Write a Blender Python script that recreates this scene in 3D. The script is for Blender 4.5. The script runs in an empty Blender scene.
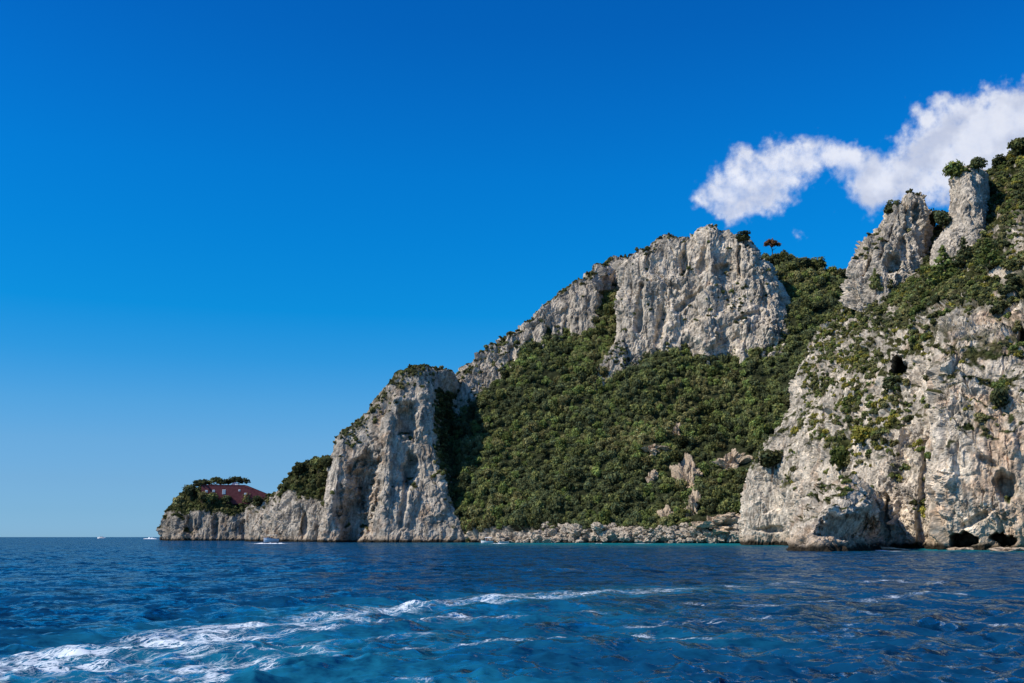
import bpy, bmesh, math, random
import numpy as np
from mathutils import Vector, Matrix

random.seed(7)
RNG = np.random.default_rng(11)
scene = bpy.context.scene
col = scene.collection
R = math.radians
f32 = np.float32

# ------------------------------------------------------------------ camera
CAM_H = 3.2
F_PX = 1050.0
PITCH = math.atan((537.0 - 341.5) / F_PX)
CA, SA = math.cos(PITCH), math.sin(PITCH)
cam_data = bpy.data.cameras.new('camera')
cam_data.sensor_width = 36.0
cam_data.lens = F_PX / 1024.0 * 36.0
cam_data.clip_start = 0.5
cam_data.clip_end = 120000.0
cam = bpy.data.objects.new('camera', cam_data)
cam.location = (0, 0, CAM_H)
cam.rotation_euler = (math.pi / 2 + PITCH, 0, 0)
col.objects.link(cam)
scene.camera = cam


def ray(px, py):
    v = (341.5 - py) / F_PX
    return ((px - 512.0) / F_PX, CA - v * SA, SA + v * CA)


def at(px, py, Y):
    d = ray(px, py)
    t = Y / d[1]
    return (d[0] * t, Y, CAM_H + d[2] * t)


def xz(px, Y, z):
    """point at height z and distance Y whose bearing is px"""
    py = 537.0
    for _ in range(12):
        p = at(px, py, Y)
        py -= (z - p[2]) / Y * F_PX
    return at(px, py, Y)


def sea(px, py):
    d = ray(px, py)
    t = -CAM_H / d[2]
    return (d[0] * t, d[1] * t)


def proj(P):
    x = P[:, 0]; y = P[:, 1]; z = P[:, 2] - CAM_H
    yc = y * CA + z * SA
    zc = -y * SA + z * CA
    return 512 + F_PX * x / yc, 341.5 - F_PX * zc / yc


# ------------------------------------------------------------------ noise
_perm = {}


def perm(seed):
    if seed not in _perm:
        r = np.random.default_rng(seed)
        p = r.permutation(256).astype(np.int32)
        g = r.normal(size=(256, 3)).astype(f32)
        g /= np.linalg.norm(g, axis=1, keepdims=True)
        _perm[seed] = (np.concatenate([p, p]), g, r.random((256, 4)).astype(f32))
    return _perm[seed]


def perlin(p, seed=0):
    P, G, _ = perm(seed)
    i = np.floor(p).astype(np.int32)
    f = (p - i).astype(f32)
    u = f * f * f * (f * (f * 6 - 15) + 10)
    i &= 255
    out = None
    res = []
    for dx in (0, 1):
        a = P[(i[:, 0] + dx) & 255]
        for dy in (0, 1):
            b = P[(a + i[:, 1] + dy) & 255]
            for dz in (0, 1):
                h = P[(b + i[:, 2] + dz) & 255]
                g = G[h]
                res.append(g[:, 0] * (f[:, 0] - dx) + g[:, 1] * (f[:, 1] - dy) + g[:, 2] * (f[:, 2] - dz))
    ux, uy, uz = u[:, 0], u[:, 1], u[:, 2]
    l = lambda a, b, t: a + (b - a) * t
    x00 = l(res[0], res[4], ux); x01 = l(res[1], res[5], ux)
    x10 = l(res[2], res[6], ux); x11 = l(res[3], res[7], ux)
    return l(l(x00, x10, uy), l(x01, x11, uy), uz) * 1.5


def fbm(p, o=4, seed=0, gain=.5):
    p = np.asarray(p, f32)
    s = 0; a = 1.0; t = 0
    for k in range(o):
        s = s + a * perlin(p, seed + k); t += a
        a *= gain; p = p * 2.03 + 17.1
    return s / t


def billow(p, o=4, seed=0, gain=.5):
    p = np.asarray(p, f32)
    s = 0; a = 1.0; t = 0
    for k in range(o):
        s = s + a * np.abs(perlin(p, seed + k)); t += a
        a *= gain; p = p * 2.07 + 9.3
    return s / t


def facet(p, seed=0):
    """tilted-plane fracture blocks: random height and tilt for each cell"""
    P, G, Rn = perm(seed)
    p = np.asarray(p, f32)
    i = np.floor(p).astype(np.int32)
    f = p - i
    best = np.full(len(p), 9.0, f32); sec = best.copy()
    val = np.zeros(len(p), f32)
    for dx in (-1, 0, 1):
        for dy in (-1, 0, 1):
            for dz in (-1, 0, 1):
                h = P[(P[(P[(i[:, 0] + dx) & 255] + i[:, 1] + dy) & 255] + i[:, 2] + dz) & 255]
                rn = Rn[h]
                ox = rn[:, 0] + dx - f[:, 0]; oy = rn[:, 1] + dy - f[:, 1]; oz = rn[:, 2] + dz - f[:, 2]
                d = ox * ox + oy * oy + oz * oz
                g = G[h]
                v = .8 * (rn[:, 3] - .5) + 1.25 * (g[:, 0] * ox + g[:, 1] * oy + g[:, 2] * oz)
                m = d < best
                sec = np.where(m, best, np.minimum(sec, d))
                val = np.where(m, v, val)
                best = np.where(m, d, best)
    return val, np.sqrt(sec) - np.sqrt(best)


def sstep(a, b, x):
    t = np.clip((x - a) / (b - a), 0, 1)
    return t * t * (3 - 2 * t)


# ------------------------------------------------------------------ mesh helpers
def mesh_np(name, V, Q, tri=None, attrs=None, smooth=False):
    me = bpy.data.meshes.new(name)
    V = np.ascontiguousarray(V, f32)
    Q = np.ascontiguousarray(Q, np.int32)
    k = Q.shape[1]
    me.vertices.add(len(V)); me.vertices.foreach_set('co', V.ravel())
    me.loops.add(Q.size); me.loops.foreach_set('vertex_index', Q.ravel())
    me.polygons.add(len(Q))
    me.polygons.foreach_set('loop_start', np.arange(0, Q.size, k, dtype=np.int32))
    me.polygons.foreach_set('use_smooth', np.full(len(Q), smooth, bool))
    if attrs:
        for an, av in attrs.items():
            if av.ndim == 2:
                a = me.attributes.new(an, 'FLOAT_COLOR', 'POINT')
                c = np.ones((len(V), 4), f32); c[:, :3] = av
                a.data.foreach_set('color', c.ravel())
            else:
                a = me.attributes.new(an, 'FLOAT', 'POINT')
                a.data.foreach_set('value', np.ascontiguousarray(av, f32))
    me.update(calc_edges=True)
    return me


def grid_quads(nu, nv):
    a = np.arange(nu * nv, dtype=np.int32).reshape(nu, nv)
    return np.stack([a[:-1, :-1], a[1:, :-1], a[1:, 1:], a[:-1, 1:]], -1).reshape(-1, 4)


def link(name, me, mats, parent=None):
    o = bpy.data.objects.new(name, me)
    for m in (mats if isinstance(mats, (list, tuple)) else [mats]):
        if m is not None and m.name not in [x.name for x in me.materials if x]:
            me.materials.append(m)
    col.objects.link(o)
    if parent: o.parent = parent
    return o


def tag(o, label=None, cat=None, group=None, kind=None):
    if label: o['label'] = label
    if cat: o['category'] = cat
    if group: o['group'] = group
    if kind: o['kind'] = kind
    return o


def empty(name, loc, rz=0.0):
    o = bpy.data.objects.new(name, None)
    o.location = loc; o.rotation_euler = (0, 0, rz); o.empty_display_size = .5
    col.objects.link(o)
    return o


# ------------------------------------------------------------------ materials
def new_mat(name):
    m = bpy.data.materials.new(name); m.use_nodes = True
    nt = m.node_tree; nt.nodes.clear()
    out = nt.nodes.new('ShaderNodeOutputMaterial')
    return m, nt, out


def N(nt, t, **kw):
    n = nt.nodes.new(t)
    for k, v in kw.items():
        if k.startswith('i_'):
            n.inputs[int(k[2:]) if k[2:].isdigit() else k[2:].replace('_', ' ')].default_value = v
        else:
            setattr(n, k, v)
    return n


def simple_mat(name, colour, rough=.6, spec=.3, noise=.15, scale=3.0):
    m, nt, out = new_mat(name)
    b = N(nt, 'ShaderNodeBsdfPrincipled')
    b.inputs['Roughness'].default_value = rough
    b.inputs['Specular IOR Level'].default_value = spec
    tc = N(nt, 'ShaderNodeTexCoord')
    nz = N(nt, 'ShaderNodeTexNoise'); nz.inputs['Scale'].default_value = scale; nz.inputs['Detail'].default_value = 4
    nt.links.new(tc.outputs['Object'], nz.inputs['Vector'])
    r = N(nt, 'ShaderNodeValToRGB')
    c = colour
    r.color_ramp.elements[0].color = (*[x * (1 - noise) for x in c], 1); r.color_ramp.elements[0].position = .3
    r.color_ramp.elements[1].color = (*[min(1, x * (1 + noise)) for x in c], 1); r.color_ramp.elements[1].position = .7
    nt.links.new(nz.outputs['Fac'], r.inputs['Fac'])
    nt.links.new(r.outputs['Color'], b.inputs['Base Color'])
    nt.links.new(b.outputs[0], out.inputs[0])
    return m


def rock_material():
    m, nt, out = new_mat('limestone')
    L = nt.links.new
    b = N(nt, 'ShaderNodeBsdfDiffuse'); b.inputs['Roughness'].default_value = .6
    at_ = N(nt, 'ShaderNodeAttribute', attribute_name='tone')
    geo = N(nt, 'ShaderNodeNewGeometry')
    nz = N(nt, 'ShaderNodeTexNoise'); nz.inputs['Scale'].default_value = 1.1; nz.inputs['Detail'].default_value = 6; nz.inputs['Roughness'].default_value = .7
    L(geo.outputs['Position'], nz.inputs['Vector'])
    mr = N(nt, 'ShaderNodeMapRange'); mr.inputs[1].default_value = .3; mr.inputs[2].default_value = .7
    mr.inputs[3].default_value = .5; mr.inputs[4].default_value = 1.38
    L(nz.outputs['Fac'], mr.inputs[0])
    mx = N(nt, 'ShaderNodeMix', data_type='RGBA', blend_type='MULTIPLY'); mx.inputs[0].default_value = 1
    L(at_.outputs['Color'], mx.inputs[6]); L(mr.outputs[0], mx.inputs[7])
    L(mx.outputs[2], b.inputs['Color'])
    bp = N(nt, 'ShaderNodeBump'); bp.inputs['Strength'].default_value = .7; bp.inputs['Distance'].default_value = .35
    nz2 = N(nt, 'ShaderNodeTexNoise'); nz2.inputs['Scale'].default_value = 1.7; nz2.inputs['Detail'].default_value = 5; nz2.inputs['Roughness'].default_value = .65
    L(geo.outputs['Position'], nz2.inputs['Vector'])
    L(nz2.outputs['Fac'], bp.inputs['Height']); L(bp.outputs[0], b.inputs['Normal'])
    L(b.outputs[0], out.inputs[0])
    return m


def leaf_material(name):
    m, nt, out = new_mat(name)
    L = nt.links.new
    at_ = N(nt, 'ShaderNodeAttribute', attribute_name='tint')
    oi = N(nt, 'ShaderNodeObjectInfo')
    mr = N(nt, 'ShaderNodeMapRange'); mr.inputs[3].default_value = .6; mr.inputs[4].default_value = 1.42
    L(oi.outputs['Random'], mr.inputs[0])
    mx = N(nt, 'ShaderNodeMix', data_type='RGBA', blend_type='MULTIPLY'); mx.inputs[0].default_value = 1
    L(at_.outputs['Color'], mx.inputs[6]); L(mr.outputs[0], mx.inputs[7])
    d = N(nt, 'ShaderNodeBsdfDiffuse'); t = N(nt, 'ShaderNodeBsdfTranslucent')
    L(mx.outputs[2], d.inputs['Color']); L(mx.outputs[2], t.inputs['Color'])
    s = N(nt, 'ShaderNodeMixShader'); s.inputs[0].default_value = .3
    L(d.outputs[0], s.inputs[1]); L(t.outputs[0], s.inputs[2])
    L(s.outputs[0], out.inputs[0])
    return m


M_ROCK = rock_material()
M_LEAF = leaf_material('foliage')
M_BARK = simple_mat('bark', (.09, .065, .045), .9, .1, .4, 2)

# ------------------------------------------------------------------ light and sky
SUN_EL, SUN_AZ = R(42), R(-68)           # azimuth measured from straight behind the camera, to the left
sd = Vector((math.sin(SUN_AZ) * math.cos(SUN_EL), -math.cos(SUN_AZ) * math.cos(SUN_EL), math.sin(SUN_EL)))
sl = bpy.data.lights.new('sun', 'SUN'); sl.energy = 4.9; sl.angle = R(.53); sl.color = (1, .92, .80)
so = bpy.data.objects.new('sun', sl); so.rotation_euler = sd.to_track_quat('Z', 'Y').to_euler(); so.location = (-200, -100, 300)
col.objects.link(so)
world = bpy.data.worlds.new('World'); scene.world = world; world.use_nodes = True
wn = world.node_tree; wn.nodes.clear()
wo = wn.nodes.new('ShaderNodeOutputWorld'); bg = wn.nodes.new('ShaderNodeBackground')
sky = wn.nodes.new('ShaderNodeTexSky'); sky.sky_type = 'NISHITA'; sky.sun_disc = False
sky.sun_elevation = SUN_EL
sky.sun_rotation = math.atan2(sd.x, sd.y)
sky.air_density = 1.0; sky.dust_density = .1; sky.ozone_density = 1.5; sky.altitude = 0
# the deep polarised blue of the day: the physical sky tinted by height above the horizon
tcw = wn.nodes.new('ShaderNodeTexCoord'); sx = wn.nodes.new('ShaderNodeSeparateXYZ'); wn.links.new(tcw.outputs['Generated'], sx.inputs[0])
rp = wn.nodes.new('ShaderNodeValToRGB'); wn.links.new(sx.outputs['Z'], rp.inputs['Fac'])
TINT = [(0.006, (0.211, 0.459, 0.996)), (0.024, (0.205, 0.437, 0.892)), (0.050, (0.215, 0.438, 0.814)), (0.085, (0.217, 0.474, 0.796)), (0.120, (0.165, 0.500, 0.822)), (0.163, (0.070, 0.504, 0.870)), (0.207, (0.013, 0.515, 0.924)), (0.275, (0.007, 0.519, 0.995)), (0.332, (0.006, 0.516, 1.041)), (0.393, (0.007, 0.475, 1.033)), (0.455, (0.007, 0.428, 0.997)), (0.560, (0.007, 0.414, 0.980)), (0.750, (0.261, 0.478, 0.913))]
while len(rp.color_ramp.elements) < len(TINT): rp.color_ramp.elements.new(.5)
for e_, (p_, c_) in zip(rp.color_ramp.elements, TINT): e_.position = p_; e_.color = (*c_, 1)
hs = wn.nodes.new('ShaderNodeMix'); hs.data_type = 'RGBA'; hs.blend_type = 'MULTIPLY'; hs.inputs[0].default_value = 1
wn.links.new(sky.outputs[0], hs.inputs[6]); wn.links.new(rp.outputs[0], hs.inputs[7])
wn.links.new(hs.outputs[2], bg.inputs['Color']); bg.inputs['Strength'].default_value = .1495
wn.links.new(bg.outputs[0], wo.inputs[0])

scene.view_settings.view_transform = 'Standard'
scene.view_settings.look = 'None'
scene.view_settings.exposure = 0
scene.cycles.use_denoising = True
scene.cycles.max_bounces = 6
scene.cycles.transparent_max_bounces = 12


# ------------------------------------------------------------------ rock sheets
def catmull(A, ts):
    """A: (n, ..., 3) control rows; ts: parameters in [0, n-1]"""
    n = len(A)
    i = np.clip(np.floor(ts).astype(int), 0, n - 2)
    t = (ts - i).reshape((-1,) + (1,) * (A.ndim - 1))
    p1, p2 = A[i], A[i + 1]
    p0 = np.where((i > 0).reshape(t.shape), A[np.maximum(i - 1, 0)], 2 * p1 - p2)
    p3 = np.where((i < n - 2).reshape(t.shape), A[np.minimum(i + 2, n - 1)], 2 * p2 - p1)
    m1 = (p2 - p0) * .38; m2 = (p3 - p1) * .38
    t2 = t * t; t3 = t2 * t
    return (2 * t3 - 3 * t2 + 1) * p1 + (t3 - 2 * t2 + t) * m1 + (-2 * t3 + 3 * t2) * p2 + (t3 - t2) * m2


def params(A, axis, step, coarse=()):
    B = np.moveaxis(A, axis, 0)
    d = np.linalg.norm(np.diff(B, axis=0), axis=-1).mean(axis=1)
    ts = []
    for k, L in enumerate(d):
        s = step * (5 if k in coarse else 1)
        n = max(2, int(round(L / s)))
        ts.append(k + np.arange(n) / n)
    return np.concatenate(ts + [[len(d)]])


class Sheet:
    pass


def grid_normals(G):
    du = np.gradient(G, axis=0); dv = np.gradient(G, axis=1)
    n = np.cross(du, dv)
    return n / (np.linalg.norm(n, axis=-1, keepdims=True) + 1e-9)


def rock_sheet(name, net, step, amp=1.0, seed=0, dents=(), coarse_v=(), coarse_u=(), veg=0.0, veg_fn=None,
               warm=0.25, grey=1.0, label='', base_flat=False, scale=1.0, cat='cliff', soil=False, warm_px=None, rough=1.0):
    A = np.array([[c if len(c) == 3 else c for c in colm] for colm in net], float)
    tu = params(A, 0, step, coarse_u); tv = params(A, 1, step, coarse_v)
    G = catmull(A, tu)
    G = np.swapaxes(catmull(np.swapaxes(G, 0, 1), tv), 0, 1)
    nu, nv = G.shape[:2]
    Nn = grid_normals(G)
    P = G.reshape(-1, 3).astype(f32); n = Nn.reshape(-1, 3).astype(f32)
    px, py = proj(P)
    s = scale
    q = P * np.array([1, 1, .5], f32)
    wv = np.stack([fbm(P / (14 * s) + 31 * k, 3, seed + 40 + k) for k in range(3)], -1)
    if soil:
        d = amp * (15 * fbm(P / 60, 3, seed) + 4 * fbm(P / 16, 3, seed + 5))
        fs, _ = facet((P + wv * 3) / 5.5, seed + 21); fs2, _ = facet(P / 2.1, seed + 22)
        d = d * sstep(2, 14, P[:, 2]) + (1 - sstep(7, 13, P[:, 2])) * (4.0 * fs + 1.6 * fs2)
        e1 = e2 = None; fl = d * 0
        fine = d * 0 + .3; pit = d * 0
    else:
        qw = q + wv * 5 * s
        big = fbm(q / (34 * s), 3, seed) * 1.6
        fl = .56 - billow(qw * np.array([1, 1, .40], f32) / (12 * s), 4, seed + 9, .5)
        f1, e1 = facet(qw / (7.5 * s), seed + 21)
        f2, e2 = facet((q * np.array([1, 1, 1.3], f32) + wv * 2 * s) / (2.7 * s), seed + 22)
        fine = billow(P * np.array([1, 1, .8], f32) / (2.6 * s), 4, seed + 30, .6)
        crack = np.exp(-(e1 / .06) ** 2)
        f3, _ = facet((P + wv * s) / (1.05 * s), seed + 23)
        pit = sstep(.30, .62, billow(P * np.array([1, 1, .55], f32) / (4.2 * s) + 5, 3, seed + 33, .6))
        f0, e0 = facet((q * np.array([1, 1, .8], f32) + wv * 6 * s) / (17 * s), seed + 24)
        f0 = f0 * sstep(0, .16, e0); f1 = f1 * sstep(0, .12, e1)
        lng = fbm(qw * np.array([1, 1, .3], f32) / (7 * s), 4, seed + 12, .5)
        cv = perlin((P + wv * 3 * s) * np.array([1, 1, .13], f32) / (7.5 * s), seed + 16)
        vcrack = np.exp(-(cv / .055) ** 2) * sstep(-.1, .25, fbm(P / (16 * s), 2, seed + 17))
        rough_here = .50 + 1.0 * sstep(-.12, .4, fbm(P / (26 * s), 3, seed + 14))       # smooth slabs beside broken ground
        smooth_in = np.zeros(len(P))
        for (cx, cy, rx, ry, ang, dep, *dk_) in dents:
            if dep >= 8:
                ca, sa = math.cos(R(ang)), math.sin(R(ang))
                r2 = np.hypot(((px - cx) * ca + (py - cy) * sa) / rx, (-(px - cx) * sa + (py - cy) * ca) / ry)
                smooth_in = np.maximum(smooth_in, 1 - sstep(.6, 1.1, r2))
        rough_here = rough * rough_here * (1 - .65 * smooth_in)
        d = amp * s * (3.6 * big + 4.5 * (fl - .28) * (1 - .6 * smooth_in) + 3.6 * lng * (1 - .6 * smooth_in) + 4.0 * f0 * (1 - .7 * smooth_in)
                       + rough_here * (2.8 * f1 + 1.3 * f2 + .55 * f3 + 1.0 * (.28 - fine) - .7 * pit) - .7 * crack - 1.0 * np.exp(-(e0 / .05) ** 2) - 2.2 * vcrack)
    # authored hollows and bulges
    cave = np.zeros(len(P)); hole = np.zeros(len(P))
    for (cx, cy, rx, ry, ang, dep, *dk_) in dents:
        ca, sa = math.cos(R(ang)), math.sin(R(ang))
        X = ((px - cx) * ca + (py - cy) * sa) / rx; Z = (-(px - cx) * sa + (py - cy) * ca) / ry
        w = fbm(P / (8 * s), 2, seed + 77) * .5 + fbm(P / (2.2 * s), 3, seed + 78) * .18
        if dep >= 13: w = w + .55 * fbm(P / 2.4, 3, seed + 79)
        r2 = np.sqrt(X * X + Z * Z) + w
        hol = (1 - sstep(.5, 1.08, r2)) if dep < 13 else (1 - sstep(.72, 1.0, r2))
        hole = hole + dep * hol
        if dep >= 13 or dk_: cave = np.maximum(cave, hol)         # painted shade: rock colour darkened inside the caves
    # keep the outermost rows calm at the sea floor
    into = np.array([P[:, 0].mean(), P[:, 1].mean(), 0]); into /= np.linalg.norm(into)      # hollows run straight into the rock
    P2 = P + n * d[:, None] + into * hole[:, None]
    # crags pushed partly sideways for ragged ledges
    if not soil:
        P2 += (wv * amp * s * np.array([.9, .9, 1.2], f32))
    G2 = P2.reshape(nu, nv, 3)
    n2 = grid_normals(G2).reshape(-1, 3)
    nsm = n2.reshape(nu, nv, 3).copy()
    k = 2
    for _ in range(2):
        acc = nsm.copy()
        acc[k:] += nsm[:-k]; acc[:-k] += nsm[k:]; acc[:, k:] += nsm[:, :-k]; acc[:, :-k] += nsm[:, k:]
        nsm = acc / (np.linalg.norm(acc, axis=-1, keepdims=True) + 1e-9)
    nsm = nsm.reshape(-1, 3)
    # --- colour
    tone = fbm(P / (18 * s), 4, seed + 60); tone2 = fbm(P * np.array([1, 1, .16], f32) / (3.2 * s), 4, seed + 64)
    tone3 = fbm(P / (5 * s), 4, seed + 68)
    light = np.array([.60, .52, .41]); warmc = np.array([.62, .45, .305]); dark = np.array([.17, .158, .14])
    if warm_px: warm = warm + warm_px[2] * sstep(warm_px[0], warm_px[1], px)
    wm = (sstep(.42 - warm, .85 - warm, tone + .45 * tone3 + .3 * tone2) * .85)[:, None]
    c = light * (1 - wm) + warmc * wm
    dk = sstep(.05, .5, tone2 + .35 * tone3)[:, None] * .68
    c = c * (1 - dk) + dark * dk
    stk = sstep(.16, .42, perlin((P + wv * 2 * s) * np.array([1, 1, .09], f32) / (1.5 * s), seed + 66) + .4 * tone)[:, None] * .55
    c = c * (1 - stk) + c * np.array([.42, .39, .36]) * stk
    lich = sstep(.05, .45, fbm(P / 2.2, 3, seed + 71) + .25 * tone)[:, None] * .35
    c = c * (1 - lich) + np.array([.24, .225, .185]) * lich
    crevice_dark = np.clip(sstep(.30, .48, fine) * .5 + pit * .22, 0, .6)[:, None]  # darker in crevices and pits
    c = c * (1 - crevice_dark) + c * np.array([.38, .36, .32]) * crevice_dark
    blotch = np.clip(.95 + 1.05 * fbm(P / (9 * s) + 71, 6, seed + 72, .65), .42, 1.3)[:, None]
    c = c * grey * blotch
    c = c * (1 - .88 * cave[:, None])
    z = P2[:, 2]
    wet = (1 - sstep(.9, 2.3, z + 1.2 * tone3))[:, None]
    band = ((1 - sstep(3.2, 4.6, z + 1.5 * tone3)) * .6)[:, None]
    c = c * (1 - band) + np.array([.46, .345, .235]) * band
    c = c * (1 - wet) + np.array([.045, .036, .025]) * wet
    vg = sstep(.52, .74, nsm[:, 2] + .42 * fbm(P / (9 * s), 4, seed + 80) + veg)
    vg = vg * sstep(4, 8, z)
    if veg_fn is not None:
        vg = np.maximum(vg, veg_fn(px, py, nsm, fbm(P / 7, 4, seed + 85)))
    vg = vg * sstep(-.55, .05, fbm(P / 1.6, 3, seed + 88) + .9 * (vg - .45))
    g1 = sstep(-.3, .4, fbm(P / 4, 3, seed + 90))[:, None]; g2 = sstep(-.2, .5, fbm(P / 1.3, 3, seed + 93))[:, None]
    vc = np.array([.045, .058, .020]) * (1 - g1) + np.array([.105, .098, .040]) * g1
    vc = vc * (.55 + .75 * g2)
    if soil: vc = vc * .0 + np.array([.050, .056, .027]) * (.6 + .8 * g2)
    c = c * (1 - vg[:, None]) + vc * vg[:, None]
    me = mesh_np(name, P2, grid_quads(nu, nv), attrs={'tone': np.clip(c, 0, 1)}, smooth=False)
    o = link(name, me, M_ROCK)
    tag(o, label, cat, kind='structure')
    S = Sheet(); S.P = P2; S.n = nsm; S.px, S.py = proj(P2); S.vg = vg; S.o = o; S.shape = (nu, nv)
    return S


def B(px, Y, z=-5):
    return xz(px, Y, z)


def colm(base, nodes, back=None, z=-5):
    """one control column: base (px, Y) below the water, then (px, py, Y) nodes upward, then back nodes"""
    c = [B(base[0], base[1], z)] + [at(*q) for q in nodes]
    return c


def back_off(c, dy=40, drop=8, dy2=90, drop2=70):
    """continue a column over its crest and down the far side"""
    x, y, z = c[-1]
    k1 = (y + dy) / y; k2 = (y + dy2) / y
    return c + [(x * k1, y + dy, z + 1 - drop), (x * k2, y + dy2, max(-6, z - drop2))]


SH = {}

# --- right-hand cliffs and the hill above them
K = [
    [(746, 430), (746, 515, 432), (750, 480, 436), (768, 442, 440), (791, 412, 442), (794, 388, 442), (806, 358, 445), (818, 338, 452), (834, 318, 466), (842, 312, 500)],
    [(776, 424), (776, 510, 420), (781, 470, 420), (797, 430, 420), (810, 400, 420), (815, 375, 424), (826, 345, 432), (840, 318, 444), (853, 298, 462), (866, 290, 500)],
    [(800, 400), (802, 510, 385), (808, 460, 385), (822, 420, 388), (834, 390, 392), (840, 365, 400), (850, 335, 408), (862, 312, 420), (877, 293, 440), (890, 270, 490)],
    [(835, 340), (838, 500, 335), (842, 460, 335), (850, 420, 345), (858, 385, 355), (864, 360, 365), (872, 330, 378), (884, 308, 398), (898, 286, 425), (910, 250, 480)],
    [(875, 312), (876, 500, 305), (878, 455, 308), (882, 415, 318), (886, 385, 326), (892, 355, 335), (900, 324, 350), (910, 300, 378), (922, 268, 422), (932, 232, 460)],
    [(910, 298), (911, 500, 295), (912, 455, 300), (914, 415, 305), (916, 385, 312), (918, 350, 320), (922, 320, 335), (928, 292, 364), (940, 258, 418), (946, 226, 460)],
    [(932, 294), (932, 500, 290), (932, 455, 292), (933, 415, 296), (934, 385, 300), (936, 350, 306), (941, 317, 318), (950, 288, 348), (960, 250, 414), (964, 214, 465)],
    [(936, 268), (937, 500, 266), (937, 455, 266), (937, 415, 268), (938, 385, 272), (941, 350, 278), (947, 320, 290), (960, 290, 328), (974, 240, 414), (986, 176, 470)],
    [(965, 262), (965, 505, 258), (965, 455, 258), (966, 415, 262), (967, 385, 266), (970, 350, 272), (975, 312, 285), (985, 280, 322), (993, 224, 408), (1004, 160, 470)],
    [(1000, 258), (1000, 505, 252), (1000, 455, 252), (1000, 415, 256), (1001, 385, 260), (1003, 350, 266), (1006, 310, 280), (1010, 268, 312), (1013, 200, 405), (1024, 145, 475)],
    [(1040, 252), (1040, 505, 246), (1040, 455, 246), (1040, 415, 250), (1040, 385, 254), (1040, 350, 260), (1040, 300, 274), (1040, 250, 312), (1042, 180, 420), (1054, 124, 480)],
    [(1095, 246), (1095, 505, 240), (1095, 455, 240), (1095, 415, 244), (1095, 385, 248), (1095, 350, 254), (1095, 290, 268), (1090, 230, 312), (1090, 150, 420), (1096, 100, 485)],
    [(1260, 238), (1260, 505, 232), (1260, 455, 232), (1260, 415, 236), (1260, 385, 240), (1260, 350, 248), (1258, 300, 262), (1255, 240, 300), (1250, 150, 420), (1250, 90, 490)],
    [(1520, 220), (1520, 505, 214), (1520, 455, 216), (1520, 415, 220), (1520, 385, 226), (1518, 350, 236), (1515, 310, 252), (1510, 250, 300), (1500, 160, 420), (1500, 100, 490)],
    [(1640, 330), (1640, 505, 330), (1640, 455, 332), (1640, 415, 336), (1638, 385, 342), (1635, 350, 352), (1630, 320, 370), (1620, 270, 400), (1600, 190, 460), (1590, 130, 500)],
]
K = [back_off(colm(c[0], c[1:])) for c in K]
c0 = [(p[0] * (p[1] + 75) / p[1], p[1] + 75, p[2] - (4 if i else 0)) for i, p in enumerate(K[0])]
K = [c0] + K


def veg_right(px, py, n, w):
    a = sstep(.0, .5, (n[:, 2] - .42) * 1.5 + w * .9 + sstep(390, 290, py) * .45)
    for x, y, rx, ry in [(1018, 240, 9, 26), (1003, 274, 14, 12), (975, 322, 40, 18), (890, 310, 8, 8), (870, 330, 6, 14), (845, 352, 10, 12), (1015, 310, 14, 10)]:
        a = a * (1 - np.exp(-(((px - x) / rx) ** 2 + ((py - y) / ry) ** 2) * 1.5))
    g = 0
    for x, y, rx, ry in [(860, 360, 22, 18), (855, 400, 20, 14), (840, 440, 22, 16), (880, 440, 18, 14), (815, 385, 18, 16), (915, 340, 16, 12), (925, 455, 7, 18), (926, 508, 9, 12), (895, 470, 10, 14), (790, 480, 10, 12)]:
        g = g + np.exp(-(((px - x) / rx) ** 2 + ((py - y) / ry) ** 2) * 1.5)
    g = sstep(.45, .9, np.clip(g, 0, 1) * .8 + n[:, 2] * .35 + w * .9)
    return np.maximum(a * sstep(500, 440, py + (px - 860) * .05), g)


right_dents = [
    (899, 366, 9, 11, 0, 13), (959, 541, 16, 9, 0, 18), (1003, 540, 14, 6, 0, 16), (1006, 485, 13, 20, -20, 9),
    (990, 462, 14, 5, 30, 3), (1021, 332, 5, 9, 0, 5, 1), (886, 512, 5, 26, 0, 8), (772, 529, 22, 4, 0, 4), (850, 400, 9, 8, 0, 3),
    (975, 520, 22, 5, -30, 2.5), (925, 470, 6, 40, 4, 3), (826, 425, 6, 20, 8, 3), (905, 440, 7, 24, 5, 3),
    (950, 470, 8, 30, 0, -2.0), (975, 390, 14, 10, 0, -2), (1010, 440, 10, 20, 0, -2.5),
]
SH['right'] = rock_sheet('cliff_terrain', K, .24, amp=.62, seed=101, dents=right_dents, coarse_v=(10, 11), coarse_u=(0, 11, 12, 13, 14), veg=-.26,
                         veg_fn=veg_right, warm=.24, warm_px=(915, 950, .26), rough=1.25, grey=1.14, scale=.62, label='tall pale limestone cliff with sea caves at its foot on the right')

# --- promontory in front of it
Q = [
    [(798, 300), (800, 530, 305), (806, 508, 310), (815, 492, 315), (822, 484, 322)],
    [(792, 252), (794, 535, 258), (799, 517, 264), (811, 500, 272), (822, 489, 284)],
    [(803, 237), (806, 538, 243), (812, 520, 247), (823, 501, 257), (833, 485, 272)],
    [(820, 232), (820, 540, 238), (827, 517, 240), (838, 496, 246), (843, 479, 262)],
    [(846, 233), (838, 540, 243), (850, 514, 240), (851, 494, 247), (851, 478, 264)],
    [(872, 239), (852, 540, 256), (866, 514, 250), (866, 498, 257), (860, 483, 272)],
    [(893, 247), (866, 540, 268), (873, 516, 264), (871, 500, 270), (866, 487, 284)],
    [(899, 268), (878, 540, 290), (877, 518, 288), (875, 502, 292), (872, 490, 305)],
]
Q = [back_off(colm(c[0], c[1:], z=-3), 30, 2, 60, 10) for c in Q]
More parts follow.
